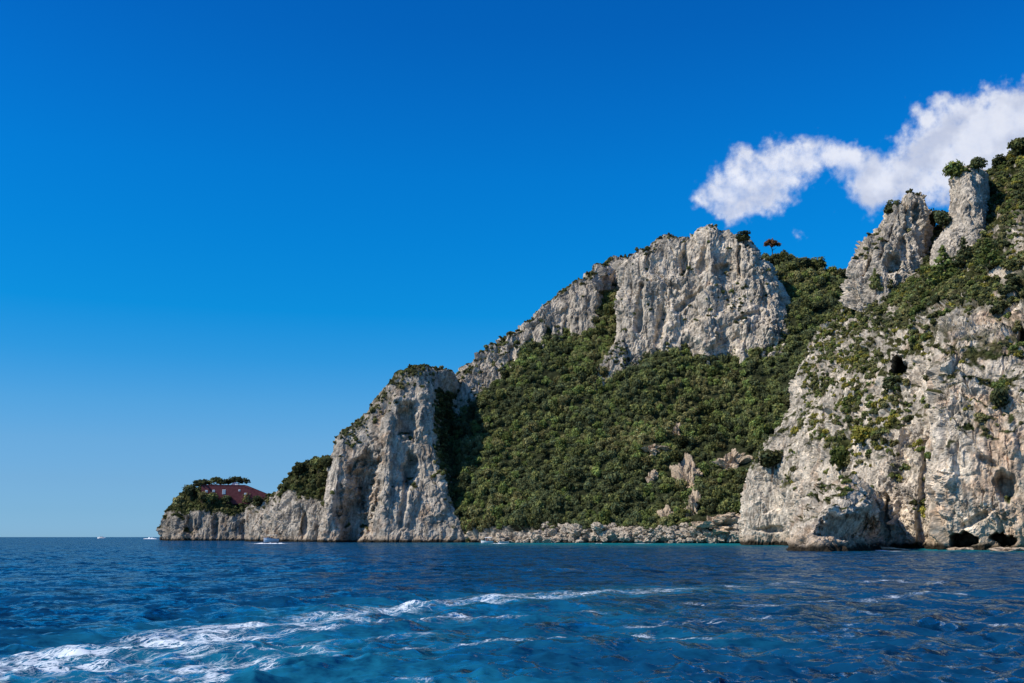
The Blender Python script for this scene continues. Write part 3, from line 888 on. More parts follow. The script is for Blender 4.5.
def cast(px, py):
    d = Vector(ray(px, py)).normalized()
    ok, loc, nor, idx, ob, mt = scene.ray_cast(DEPS, ORG + d * 5, d, distance=1500)
    return loc if ok else None


def visible(p, slack=6.0):
    d = Vector(p) - ORG; L_ = d.length; d.normalize()
    ok, loc, *_ = scene.ray_cast(DEPS, ORG + d * 5, d, distance=L_ - 5 - slack)
    return not ok


def ground(px, py, push=0.0):
    """first rock met on that bearing, lowering the gaze until there is some"""
    for k in range(60):
        p = cast(px, py + k)
        if p is not None and p.z > .5 and p.y < 1400: return p
    return None


# ------------------------------------------------------------------ foliage
def leaf_quads(C, Nrm, size, rng):
    n = len(C)
    a = rng.normal(size=(n, 3)); a -= (a * Nrm).sum(1, keepdims=True) * Nrm
    a /= np.linalg.norm(a, axis=1, keepdims=True) + 1e-9
    b = np.cross(Nrm, a)
    s = size[:, None]
    asp = rng.uniform(.55, 1, n)[:, None]
    V = np.stack([C - a * s - b * s * asp * .6, C + a * s * .7 - b * s * asp, C + a * s + b * s * asp * .7, C - a * s * .6 + b * s * asp], 1)
    return V.reshape(-1, 3), np.arange(4 * n, dtype=np.int32).reshape(-1, 4)


GREENS = {'oak': (.155, .172, .064), 'pine': (.152, .190, .058), 'olive': (.215, .206, .088), 'rust': (.16, .085, .040), 'dark': (.092, .107, .050), 'yellow': (.27, .25, .055)}


def crown(kind, seed, nleaf, leaf, tone):
    """returns (V, Q, tint) of a crown about one unit in radius whose base is at z = 0"""
    rng = np.random.default_rng(seed)
    lob = []
    if kind == 'round':
        for k in range(11):
            th = rng.uniform(0, 6.28); rr = rng.uniform(.15, .62); z = rng.uniform(.5, 1.25)
            lob.append((rr * math.cos(th), rr * math.sin(th), z, rng.uniform(.34, .5)))
        lob.append((0, 0, 1.0, .6))
    elif kind == 'shrub':
        for k in range(9):
            th = rng.uniform(0, 6.28); rr = rng.uniform(.1, .75)
            lob.append((rr * math.cos(th), rr * math.sin(th), rng.uniform(.15, .8) * (1.1 - .5 * rr), rng.uniform(.26, .44)))
    elif kind == 'umbrella':
        for k in range(18):
            th = rng.uniform(0, 6.28); rr = rng.uniform(0, .8)
            lob.append((rr * math.cos(th), rr * math.sin(th), 1.55 + .4 * (1 - rr) + rng.uniform(-.2, .15), rng.uniform(.22, .4)))
    elif kind == 'conifer':
        for k in range(20):
            t = k / 19.0; th = k * 2.4 + rng.uniform(-.4, .4); rr = (1 - t) * .62
            lob.append((rr * math.cos(th), rr * math.sin(th), .35 + 2.35 * t, .14 + .30 * (1 - t)))
    lob = np.array(lob)
    w = lob[:, 3] ** 2; w /= w.sum()
    k = rng.choice(len(lob), nleaf, p=w)
    d = rng.normal(size=(nleaf, 3)); d /= np.linalg.norm(d, axis=1, keepdims=True)
    rad = lob[k, 3] * (.5 + .62 * rng.random(nleaf) ** .8 )
    flat = np.array([1, 1, .55 if kind in ('umbrella', 'conifer') else .85])
    C = lob[k, :3] + d * rad[:, None] * flat
    nr = d + rng.normal(size=d.shape) * .45 + np.array([0, 0, .25]); nr /= np.linalg.norm(nr, axis=1, keepdims=True)
    V, Qd = leaf_quads(C, nr, leaf * rng.uniform(.6, 1.25, nleaf), rng)
    base = np.array(GREENS[tone])
    lobv = rng.uniform(.7, 1.3, len(lob))[k]
    up = np.clip(.85 + .25 * d[:, 2], .6, 1.1)  # shading put into the tint: tops of lobes lighter, undersides darker
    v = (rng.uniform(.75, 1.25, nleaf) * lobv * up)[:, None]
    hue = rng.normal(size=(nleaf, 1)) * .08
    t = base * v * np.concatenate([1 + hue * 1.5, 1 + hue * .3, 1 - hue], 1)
    return V, Qd, np.repeat(np.clip(t, .004, 1), 4, axis=0)


def trunk_mesh(kind, seed):
    rng = np.random.default_rng(seed + 900)
    top = {'round': 1.0, 'shrub': .4, 'umbrella': 1.75, 'conifer': 2.3}[kind]
    r0 = {'round': .09, 'shrub': .06, 'umbrella': .075, 'conifer': .075}[kind]
    bm = bmesh.new()

    def limb(p, q, a, b, seg=4):
        prev = None
        d = Vector(q) - Vector(p); side = d.orthogonal().normalized(); s2 = d.normalized().cross(side)
        bend = rng.uniform(-.06, .06)
        for i in range(seg + 1):
            t = i / seg; c = Vector(p) + d * t + side * bend * math.sin(t * 3.14)
            rr = a + (b - a) * t
            ring = [bm.verts.new(c + side * rr * math.cos(j * 1.0472) + s2 * rr * math.sin(j * 1.0472)) for j in range(6)]
            if prev:
                for j in range(6): bm.faces.new((prev[j], prev[(j + 1) % 6], ring[(j + 1) % 6], ring[j]))
            prev = ring
        bm.faces.new(prev)

    lean = (rng.uniform(-.12, .12), rng.uniform(-.12, .12))
    limb((0, 0, -.8), (lean[0], lean[1], top), r0, r0 * .35, 6)
    for k in range(5):
        th = k * 1.3 + rng.uniform(0, .8); h0 = top * rng.uniform(.45, .8)
        rr = .5 if kind != 'conifer' else .3
        limb((lean[0] * h0 / top, lean[1] * h0 / top, h0), (rr * math.cos(th), rr * math.sin(th), min(top * 1.05, h0 + .35)), r0 * .45, r0 * .15, 3)
    me = bpy.data.meshes.new('trunk'); bm.to_mesh(me); bm.free()
    return me


PROTO = {}


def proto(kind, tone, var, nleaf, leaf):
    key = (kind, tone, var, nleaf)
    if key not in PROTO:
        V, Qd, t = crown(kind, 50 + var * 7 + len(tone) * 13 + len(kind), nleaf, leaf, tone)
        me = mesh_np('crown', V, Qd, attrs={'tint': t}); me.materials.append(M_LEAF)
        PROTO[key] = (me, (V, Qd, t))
    return PROTO[key]


TRUNK = {}


def full_tree(name, kind, tone, loc, size, label, cat, group=None, var=0, nleaf=900, leaf=.085, rz=0, sx=1.0, sz=1.0):
    """Empty > trunk, crown"""
    root = empty(name, loc, rz); root.scale = (size * sx, size * sx, size * sz)
    tag(root, label, cat, group)
    me, _ = proto(kind, tone, var, nleaf, leaf)
    if (kind, var) not in TRUNK:
        tm = trunk_mesh(kind, var); tm.materials.append(M_BARK); TRUNK[(kind, var)] = tm
    link('trunk', TRUNK[(kind, var)], None, root)
    link('crown', me, None, root)
    return root


def leaf_thing(name, kind, tone, var, loc, size, rz, label, cat, group, nleaf, leaf, sz=1.0):
    me, _ = proto(kind, tone, var, nleaf, leaf)
    o = bpy.data.objects.new(name, me); o.location = loc; o.rotation_euler = (0, 0, rz); o.scale = (size, size, size * sz)
    col.objects.link(o); tag(o, label, cat, group)
    return o


def merged(name, items, label, cat):
    """many plants nobody could count, as one object"""
    Vs, Qs, Ts = [], [], []; off = 0
    for kind, tone, var, loc, size, rz, nleaf, leaf, sz in items:
        _, (V, Qd, t) = proto(kind, tone, var, nleaf, leaf)
        c, s = math.cos(rz), math.sin(rz)
        W = np.stack([(V[:, 0] * c - V[:, 1] * s) * size + loc[0], (V[:, 0] * s + V[:, 1] * c) * size + loc[1], V[:, 2] * size * sz + loc[2]], -1)
        Vs.append(W.astype(f32)); Qs.append(Qd + off); off += len(V)
        Ts.append(t * RNG.uniform(.72, 1.3))
    if not Vs: return
    me = mesh_np(name, np.concatenate(Vs), np.concatenate(Qs), attrs={'tint': np.concatenate(Ts)})
    tag(link(name, me, M_LEAF), label, cat, kind='stuff')


def spaced(P, sizes, k):
    """greedy spacing: keep points at least k * size apart"""
    keep = []; cell = {}
    for i, p in enumerate(P):
        r = sizes[i] * k; c = (int(p[0] // 4), int(p[1] // 4), int(p[2] // 4)); ok = True
        for dx in (-1, 0, 1):
            for dy in (-1, 0, 1):
                for dz in (-1, 0, 1):
                    for j in cell.get((c[0] + dx, c[1] + dy, c[2] + dz), ()):
                        if ((P[j] - p) ** 2).sum() < (max(r, sizes[j] * k)) ** 2 * .8: ok = False; break
                    if not ok: break
                if not ok: break
            if not ok: break
        if ok:
            keep.append(i); cell.setdefault(c, []).append(i)
    return keep


# --- the wood on the slope
OUTCROPS = [(654, 449, 12, 5, 600), (677, 432, 5, 7, 600), (690, 477, 11, 17, 600), (651, 478, 7, 9, 600), (734, 462, 20, 15, 600), (694, 508, 7, 13, 600), (668, 516, 6, 8, 600), (720, 524, 28, 9, 600)]
S = SH['slope']
px, py = S.px, S.py
ok = (px > 425) & (px < 900) & (py > 255) & (py < 532) & (S.P[:, 2] > 7)
for ox, oy, rx, ry, _ in OUTCROPS:
    ok &= (((px - ox) / rx) ** 2 + ((py - oy + 2) / ry) ** 2) > 1.0
idx = np.nonzero(ok)[0]
idx = RNG.permutation(idx)[:20000]
Pf = S.P[idx]
sz = 1.9 + 3.9 * RNG.random(len(idx)) ** 1.9 * (1 + .25 * fbm(Pf / 30, 2, 44))
keep = spaced(Pf, sz, .80)
trees = []
for j in keep:
    p = Pf[j]; s_ = sz[j]
    if not visible((p[0], p[1], p[2] + s_ * 1.9), 8): continue
    trees.append((p, s_))
tn = fbm(np.array([t[0] for t in trees]) / 38, 3, 91)
items = []
for i, (p, s_) in enumerate(trees):
    u = random.random() + tn[i] * 1.3 - .05
    tone = 'dark' if u < .28 else 'oak' if u < .68 else 'pine' if u < .9 else 'olive'
    items.append((s_ / p[1], ('round', tone, random.randrange(3), (p[0], p[1], p[2] - s_ * .55), s_, random.uniform(0, 6.28), 560, .105, random.uniform(.85, 1.45))))
items.sort(key=lambda t: -t[0])
names = {'dark': 'dark green round-crowned tree within the dense wood on the cove slope', 'oak': 'mid green round-crowned tree within the dense wood on the cove slope',
         'pine': 'fresh green round-crowned tree within the dense wood on the cove slope', 'olive': 'olive toned round-crowned tree within the dense wood on the cove slope'}
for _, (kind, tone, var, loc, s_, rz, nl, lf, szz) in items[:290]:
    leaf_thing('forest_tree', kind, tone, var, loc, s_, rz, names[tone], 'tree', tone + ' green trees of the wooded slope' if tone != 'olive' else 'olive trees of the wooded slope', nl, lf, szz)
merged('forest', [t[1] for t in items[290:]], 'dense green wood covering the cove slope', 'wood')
print('forest trees', len(items))

# --- scrub on the cliffs
def scrub(key, fn, n, smin, smax, k=.95, tones=('oak', 'olive', 'pine', 'yellow'), probs=(.45, .3, .15, .1)):
    S = SH[key]
    w = fn(S.px, S.py, S.n, S.vg)
    w = w * ((S.P * S.n).sum(1) < 0)
    w = np.where((S.px > -10) & (S.px < 1050) & (S.n[:, 2] > -.2), w, 0)
    if w.sum() <= 0: return []
    idx = RNG.choice(len(w), min(n * 5, int((w > 0).sum())), replace=False, p=w / w.sum())
    P = S.P[idx]; sz = RNG.uniform(smin, smax, len(idx)) * RNG.uniform(.7, 1.2, len(idx))
    out = []
    for j in spaced(P, sz, k):
        p = P[j]
        if not visible((p[0], p[1], p[2] + sz[j] * .8), 4): continue
        out.append((key, p, sz[j], RNG.choice(tones, p=probs)))
        if len(out) >= n: break
    return out


def patch(px, py, lst):
    w = 0
    for x, y, rx, ry in lst:
        w = w + np.exp(-(((px - x) / rx) ** 2 + ((py - y) / ry) ** 2) * 1.5)
    return np.clip(w, 0, 1)


RP = [(830, 318, 26, 14), (870, 330, 30, 18), (905, 300, 26, 20), (940, 275, 22, 22), (985, 270, 22, 26), (1000, 300, 22, 14), (965, 300, 12, 10), (1010, 225, 16, 30), (1000, 180, 20, 22),
      (860, 360, 18, 16), (855, 400, 14, 12), (840, 440, 18, 14), (880, 440, 14, 12), (850, 460, 14, 10), (893, 382, 14, 6), (1001, 394, 9, 13), (983, 425, 5, 10), (770, 460, 18, 10), (790, 480, 10, 12),
      (815, 385, 14, 12), (812, 420, 10, 8), (800, 360, 8, 8), (915, 330, 12, 10), (930, 400, 6, 12), (925, 455, 6, 14), (928, 505, 8, 10), (895, 470, 8, 12), (820, 470, 10, 8), (940, 240, 16, 12), (985, 240, 16, 18), (1020, 352, 8, 8), (860, 415, 20, 8)]
BARE = [(1018, 240, 9, 26), (1003, 274, 14, 12), (975, 322, 40, 18), (890, 310, 8, 8), (870, 330, 6, 14), (845, 352, 10, 12), (1015, 310, 14, 10)]
L_ = []
L_ += scrub('right', lambda px, py, n, v: patch(px, py, RP) ** 1.2 * (v * .9 + .12) * sstep(525, 490, py), 1100, .7, 1.8, .72, ('oak', 'olive', 'pine', 'yellow', 'dark'), (.3, .26, .2, .12, .12))
L_ += scrub('right', lambda px, py, n, v: (v + .03) * sstep(530, 470, py) * (px < 1030), 700, .35, .95, .85, ('oak', 'olive', 'yellow'), (.4, .35, .25))
L_ += scrub('right', lambda px, py, n, v: (v + .2) * sstep(330, 300, py + (900 - px) * .12) * (px > 800) * (1 - patch(px, py, BARE)), 600, 1.2, 2.9, .74, ('oak', 'olive', 'pine', 'yellow', 'dark'), (.32, .2, .16, .06, .26))
L_ += scrub('left', lambda px, py, n, v: sstep(433, 438, px - np.clip(py - 450, 0, 200) * .36) * sstep(388, 400, py), 420, 1.6, 3.6, .7, ('dark', 'oak', 'olive'), (.5, .4, .1))
FP = [(860, 360, 22, 18), (855, 400, 18, 14), (840, 440, 22, 16), (880, 440, 18, 14), (850, 462, 16, 10), (893, 384, 16, 6), (1001, 394, 9, 13), (983, 425, 5, 10), (770, 456, 18, 8), (790, 480, 10, 12),
      (815, 385, 18, 16), (812, 420, 12, 10), (800, 365, 8, 10), (915, 340, 16, 12), (930, 400, 6, 16), (925, 455, 7, 18), (926, 508, 9, 12), (895, 470, 10, 14), (822, 476, 10, 6), (1020, 352, 8, 8), (860, 415, 30, 10), (900, 410, 14, 14), (830, 350, 16, 14)]
L_ += scrub('right', lambda px, py, n, v: patch(px, py, FP) * np.clip(.15 + n[:, 2], .02, 1), 800, .55, 2.0, .66, ('oak', 'olive', 'pine', 'yellow', 'dark'), (.22, .27, .2, .2, .11))
L_ += scrub('prow', lambda px, py, n, v: v * sstep(520, 500, py) + patch(px, py, [(805, 498, 8, 5), (845, 482, 8, 4)]) * .3, 26, .5, 1.1, .9, ('pine', 'oak', 'yellow'), (.5, .3, .2))
L_ += scrub('pinnacle', lambda px, py, n, v: v + patch(px, py, [(893, 208, 5, 5), (875, 280, 5, 6), (905, 285, 14, 8)]) * .4, 50, .7, 1.8, .9, ('dark', 'oak', 'olive'), (.4, .4, .2))
L_ += scrub('tower', lambda px, py, n, v: v * .3 + patch(px, py, [(960, 166, 10, 5), (978, 162, 5, 4)]), 12, 1.2, 2.2, .8, ('oak', 'pine'), (.6, .4))
L_ += scrub('central', lambda px, py, n, v: v + .02 + patch(px, py, [(650, 246, 12, 5), (668, 236, 10, 4), (715, 229, 10, 4), (684, 268, 5, 8), (748, 240, 8, 5), (660, 345, 8, 10), (770, 262, 6, 8), (735, 300, 14, 20)]) * .4, 150, .9, 2.3, .9, ('dark', 'oak', 'olive'), (.4, .4, .2))
L_ += scrub('ridge', lambda px, py, n, v: v + .02 + patch(px, py, [(590, 272, 30, 6), (500, 345, 25, 8)]) * .3, 170, 1.0, 2.4, .9, ('dark', 'oak', 'olive'), (.4, .4, .2))
L_ += scrub('spur', lambda px, py, n, v: v + patch(px, py, [(612, 352, 8, 10), (625, 362, 8, 12)]) * .4, 40, 1.2, 2.6, .8, ('dark', 'oak'), (.5, .5))
L_ += scrub('left', lambda px, py, n, v: v * .6 + patch(px, py, [(362, 425, 14, 10), (385, 398, 12, 10), (350, 440, 8, 12), (357, 420, 12, 8), (345, 430, 8, 8), (415, 372, 20, 6), (372, 408, 10, 6), (411, 462, 5, 10), (440, 470, 10, 14), (455, 500, 10, 14), (448, 420, 10, 30), (465, 520, 6, 12), (430, 378, 8, 8)]), 230, .9, 2.2, .85, ('dark', 'oak', 'olive'), (.35, .35, .3))
L_ += scrub('middle', lambda px, py, n, v: v * sstep(512, 495, py + (300 - px) * .2), 150, 1.4, 3.0, .8, ('dark', 'oak', 'olive'), (.35, .35, .3))
L_ += scrub('villa', lambda px, py, n, v: v * sstep(520, 510, py), 170, 1.3, 2.5, .8, ('dark', 'oak', 'olive'), (.4, .3, .3))
L_.sort(key=lambda t: -t[2] / t[1][1])
where = {'right': 'the pale right-hand cliffs', 'prow': 'the low rock promontory', 'pinnacle': 'the jagged rock pinnacle', 'tower': 'the tower-like rock', 'central': 'the broad central rock wall', 'ridge': 'the rocky ridge',
         'spur': 'the small rock spur', 'left': 'the arched left cliff', 'middle': 'the low middle headland', 'villa': 'the headland of the red house'}
tonew = {'oak': 'mid green', 'olive': 'olive green', 'pine': 'fresh green', 'yellow': 'yellowish', 'dark': 'dark green'}
rest = []
for i, (key, p, s_, tone) in enumerate(L_):
    tone = str(tone); v = random.randrange(3); rz = random.uniform(0, 6.28); szz = random.uniform(.8, 1.3)
    loc = (float(p[0]), float(p[1]), float(p[2]) - s_ * .2)
    if i < 295:
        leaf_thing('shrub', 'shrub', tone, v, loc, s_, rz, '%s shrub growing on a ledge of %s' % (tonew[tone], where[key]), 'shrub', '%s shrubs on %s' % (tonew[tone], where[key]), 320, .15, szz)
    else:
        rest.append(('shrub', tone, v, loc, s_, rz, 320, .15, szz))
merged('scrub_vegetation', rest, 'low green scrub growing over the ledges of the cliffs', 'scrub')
print('shrubs', len(L_))

# ------------------------------------------------------------------ trees one can tell apart
TREES = [
    # name, kind, tone, px, py of the foot, height in px, sx, label
    ('pine_tree', 'umbrella', 'rust', 773, 255, 21, .9, 'lone thin-trunked pine with reddish crown on the skyline right of the broad rock wall'),
    ('pine_tree', 'round', 'dark', 743, 243, 13, 1.4, 'dark spreading pine on the crest of the broad rock wall'),
    ('holm_oak', 'round', 'dark', 806, 272, 17, 1.0, 'dark round tree in the saddle between the broad rock wall and the pinnacle'),
    ('holm_oak', 'round', 'oak', 818, 272, 19, 1.0, 'tallest tree of the saddle between rock wall and pinnacle'),
    ('holm_oak', 'round', 'oak', 792, 273, 13, 1.1, 'low bushy tree at the left end of the saddle skyline'),
    ('holm_oak', 'round', 'olive', 842, 276, 12, 1.1, 'low olive green tree at the foot of the rock pinnacle on the skyline'),
    ('holm_oak', 'round', 'pine', 956, 182, 24, .95, 'bushy tree overhanging the left edge of the tower-like rock'),
    ('holm_oak', 'round', 'dark', 979, 172, 18, .8, 'small dark tree on the right end of the tower-like rock'),
    ('holm_oak', 'round', 'dark', 1000, 170, 18, 1.0, 'dark round tree on the hill skyline just right of the tower-like rock'),
    ('holm_oak', 'round', 'oak', 1020, 158, 24, .9, 'tall tree on the hill skyline at the right edge of the photo'),
    ('holm_oak', 'round', 'dark', 934, 232, 26, .9, 'dark tree in the gap between pinnacle and tower-like rock'),
    ('holm_oak', 'round', 'dark', 944, 230, 22, .9, 'dark tree against the left flank of the tower-like rock'),
    ('conifer_tree', 'conifer', 'pine', 945, 284, 42, 1.3, 'cone-shaped green conifer below the tower-like rock'),
    ('conifer_tree', 'conifer', 'dark', 966, 268, 34, 1.3, 'dark conifer right under the tower-like rock'),
    ('conifer_tree', 'conifer', 'pine', 990, 268, 34, 1.5, 'broad conifer on the slope right of the tower-like rock'),
    ('conifer_tree', 'conifer', 'oak', 876, 292, 26, .9, 'slim conifer standing before the face of the rock pinnacle'),
    ('holm_oak', 'round', 'dark', 1001, 412, 28, .8, 'dark bush-like tree clinging to the right cliff above the sea caves'),
    ('holm_oak', 'round', 'dark', 893, 391, 16, 1.5, 'dark bushy tree growing below the cave in the right cliff'),
    ('pine_tree', 'round', 'pine', 842, 474, 30, .8, 'bright green pine growing above the promontory'),
    ('pine_tree', 'round', 'yellow', 862, 445, 22, 1.1, 'yellowish green tree on the right cliff above the promontory'),
    ('holm_oak', 'round', 'dark', 772, 470, 24, 1.2, 'dark tree on the left edge of the right cliff beside the wooded slope'),
    ('holm_oak', 'shrub', 'dark', 893, 212, 14, 1.0, 'dark shrubby tree on the left top of the rock pinnacle'),
    ('umbrella_pine', 'umbrella', 'dark', 204, 497, 17, 1.5, 'umbrella pine at the left end of the red house'),
    ('umbrella_pine', 'umbrella', 'oak', 215, 497, 19, 1.2, 'umbrella pine before the left half of the red house roof'),
    ('umbrella_pine', 'umbrella', 'dark', 236, 499, 23, 1.2, 'wide umbrella pine rising above the middle of the red house'),
    ('pine_tree', 'round', 'olive', 202, 503, 12, .9, 'olive tree hiding the left corner of the red house wall'),
    ('pine_tree', 'round', 'oak', 213, 504, 12, 1.2, 'green tree before the left half of the red house wall'),
    ('pine_tree', 'round', 'dark', 227, 504, 9, 1.2, 'low dark tree right under the window of the red house'),
    ('pine_tree', 'round', 'olive', 247, 505, 14, .9, 'olive tree before the wall of the red house where the stair roof begins'),
    ('pine_tree', 'round', 'dark', 258, 507, 12, 1.2, 'low dark tree under the stair end of the red house'),
    ('umbrella_pine', 'round', 'dark', 190, 499, 15, 1.0, 'dark tree on the slope left of the red house'),
    ('umbrella_pine', 'round', 'olive', 179, 508, 13, 1.0, 'olive tree near the outer tip of the headland of the red house'),
    ('holm_oak', 'round', 'dark', 300, 476, 15, 1.1, 'dark tree at the crest of the low middle headland'),
    ('holm_oak', 'round', 'oak', 318, 472, 16, 1.0, 'green tree beside the arched cliff on the low middle headland'),
    ('holm_oak', 'round', 'dark', 328, 470, 14, 1.0, 'dark tree touching the left foot of the arched cliff'),
]
KH = {'round': 1.65, 'umbrella': 2.1, 'conifer': 2.85, 'shrub': 1.1}
for i, (nm, kind, tone, tx, ty, hp, sx, lab) in enumerate(TREES):
    p = ground(tx, ty)
    if p is None: print('no ground for', lab); continue
    size = hp * p.y / F_PX / KH[kind]
    full_tree(nm, kind, tone, (p.x, p.y, p.z - .1), size, lab, 'tree', 'single trees on crests and ledges', var=i % 4, nleaf=700 if kind != 'conifer' else 900, leaf=.11 if kind == 'round' else .09, rz=random.uniform(0, 6.28), sx=sx)

# ------------------------------------------------------------------ boulders, outcrops, sea rocks
def boulder_mesh(seed, fl=.7, sub=4, k=1.0, base=(.54, .455, .35)):
    bm = bmesh.new(); bmesh.ops.create_icosphere(bm, subdivisions=sub, radius=1)
    P = np.array([v.co[:] for v in bm.verts], f32)
    f1, _ = facet(P * 1.1 + seed * 3.7, seed); f2, _ = facet(P * 2.6 + seed, seed + 1)
    f3, _ = facet(P * 6 + seed, seed + 2)
    r = 1 + k * (.5 * f1 + .24 * f2 + .09 * f3 + .25 * fbm(P * 1.2 + seed, 3, seed))
    for v, rr in zip(bm.verts, r): v.co *= float(rr)
    for v in bm.verts: v.co.z *= fl
    me = bpy.data.meshes.new('boulder'); bm.to_mesh(me); bm.free()
    P = np.array([v.co[:] for v in me.vertices], f32)
    t = fbm(P * 1.3 + seed, 4, seed + 5)[:, None]
    c = np.array(base) * (1 + .5 * t)
    a = me.attributes.new('tone', 'FLOAT_COLOR', 'POINT'); cc = np.ones((len(P), 4), f32); cc[:, :3] = c
    a.data.foreach_set('color', cc.ravel()); me.materials.append(M_ROCK)
    return me


BM = [boulder_mesh(k, random.uniform(.55, .95), 4) for k in range(9)]
BT = [('pale', 'pale boulder in the jumble of rocks along the cove shore'), ]
n = 0
for k in range(290):
    bx = random.uniform(482, 752); by = random.uniform(526, 543.5)
    if bx < 545 and by < 534: continue
    p = ground(bx, by)
    if p is None or p.y < 460: continue
    s_ = random.choice((.7, .9, 1.2, 1.5, 2.0, 3.0)) * random.uniform(.7, 1.25)
    o = bpy.data.objects.new('boulder', random.choice(BM))
    o.location = (p.x, p.y - s_ * .3, max(.2, p.z)); o.rotation_euler = (random.uniform(-.4, .4), random.uniform(-.4, .4), random.uniform(0, 6.28))
    o.scale = (s_ * random.uniform(.9, 1.5), s_, s_ * random.uniform(.7, 1.1)); col.objects.link(o)
    tag(o, 'pale boulder in the jumble of rocks along the cove shore', 'boulder', 'boulders along the cove shore'); n += 1
OL = ['wide pale rock outcrop among the trees at mid slope', 'small pale rock patch high among the trees', 'tall beige rock outcrop standing in the lower wood', 'small beige outcrop left of the tall one in the wood', 'broad sandy rock face below the wood beside the right cliff',
      'narrow beige rock rising just above the shore boulders', 'small rock in the lowest trees above the shore', 'warm eroded rock bank directly above the shore boulders', 'beige rock wall tucked against the left edge of the right cliff']
OM = [boulder_mesh(30 + k, 1, 6, 1.5, (.56, .44, .31)) for k in range(4)]
for k, (ox, oy, rx, ry, _) in enumerate(OUTCROPS):
    p = ground(ox, oy + ry * .3)
    o = bpy.data.objects.new('rock_outcrop', OM[k % 4]); sc_ = p.y / F_PX
    o.location = (p.x, p.y + 1.5, p.z); o.scale = (rx * sc_ * .85, rx * sc_ * .5 + 1.5, ry * sc_ * .95); o.rotation_euler = (R(-12), 0, random.uniform(-.3, .3)); col.objects.link(o)
    tag(o, OL[k], 'rock outcrop')
for px_, py_, w_, h_, lab in ((959, 550.5, 9, 2.2, 'flat low rock in the water before the larger sea cave'), (985, 550, 6, 2, 'small low rock between the two sea caves at the waterline'), (1007, 551.5, 16, 3.0, 'long low rock shelf in the water below the right cliff'),
                              (880, 550, 14, 2.4, 'dark low rock shelf at the right foot of the promontory'), (243, 539.5, 5, 3, 'dark rock in the sea at the foot of the headland of the red house')):
    x, y = sea(px_, py_); s_ = y / F_PX
    o = bpy.data.objects.new('sea_rock', OM[int(px_) % 4]); o.location = (x, y, .1); o.scale = (w_ * s_, w_ * s_ * .45, h_ * s_); o.rotation_euler = (0, 0, random.uniform(-.4, .4)); col.objects.link(o)
    tag(o, lab, 'rock')


# ------------------------------------------------------------------ built things
class MB:
    def __init__(s): s.bm = bmesh.new()

    def box(s, x0, x1, y0, y1, z0, z1, bev=0.0):
        r = bmesh.ops.create_cube(s.bm, size=1)
        for v in r['verts']: v.co = Vector(((x0 + x1) / 2 + v.co.x * (x1 - x0), (y0 + y1) / 2 + v.co.y * (y1 - y0), (z0 + z1) / 2 + v.co.z * (z1 - z0)))
        if bev: bmesh.ops.bevel(s.bm, geom=list({e for v in r['verts'] for e in v.link_edges}), offset=bev, segments=2, affect='EDGES')
        return s

    def bar(s, p, q, r=.05, seg=8):
        p, q = Vector(p), Vector(q); d = q - p
        m = Matrix.Translation((p + q) / 2) @ d.to_track_quat('Z', 'Y').to_matrix().to_4x4()
        bmesh.ops.create_cone(s.bm, cap_ends=True, segments=seg, radius1=r, radius2=r, depth=d.length, matrix=m)
        return s

    def prism(s, pts, y0, y1):
        """polygon in the xz plane extruded along y"""
        a = [s.bm.verts.new((x, y0, z)) for x, z in pts]; b = [s.bm.verts.new((x, y1, z)) for x, z in pts]
        s.bm.faces.new(a); s.bm.faces.new(b[::-1]); n = len(pts)
        for i in range(n): s.bm.faces.new((a[(i + 1) % n], a[i], b[i], b[(i + 1) % n]))
        return s

    def loft(s, rings, cap=True):
        rr = [[s.bm.verts.new(p) for p in ring] for ring in rings]
        for a, b in zip(rr[:-1], rr[1:]):
            for i in range(len(a) - 1): s.bm.faces.new((a[i], a[i + 1], b[i + 1], b[i]))
        if cap:
            s.bm.faces.new(rr[0][::-1]); s.bm.faces.new(rr[-1])
        return s

    def build(s, name, mat, parent=None):
        bmesh.ops.recalc_face_normals(s.bm, faces=s.bm.faces)
        me = bpy.data.meshes.new(name); s.bm.to_mesh(me); s.bm.free()
        return link(name, me, mat, parent)


M_RED = simple_mat('red_plaster', (.135, .046, .050), .85, .1, .25, .4)
M_REDROOF = simple_mat('red_terrace_tile', (.18, .055, .055), .8, .15, .2, .6)
M_WHITE = simple_mat('white_paint', (.8, .8, .78), .35, .5, .05, 1)
M_GLASS = simple_mat('dark_glass', (.03, .04, .05), .1, .6, .2, 1)
M_PALEWIN = simple_mat('pane_painted_sky', (.30, .38, .46), .15, .6, .1, 1)  # pale blue of reflected sky painted into the pane colour
M_CANVAS = simple_mat('beige_canvas', (.62, .57, .45), .8, .1, .1, 2)
M_TEAL = simple_mat('teal_antifouling', (.05, .35, .36), .5, .3, .1, 2)
M_WOOD = simple_mat('varnished_wood', (.22, .09, .04), .4, .4, .3, 4)
M_DARK = simple_mat('black_rubber', (.03, .03, .03), .6, .3, .2, 2)
M_REDP = simple_mat('red_paint', (.42, .06, .05), .4, .4, .1, 2)

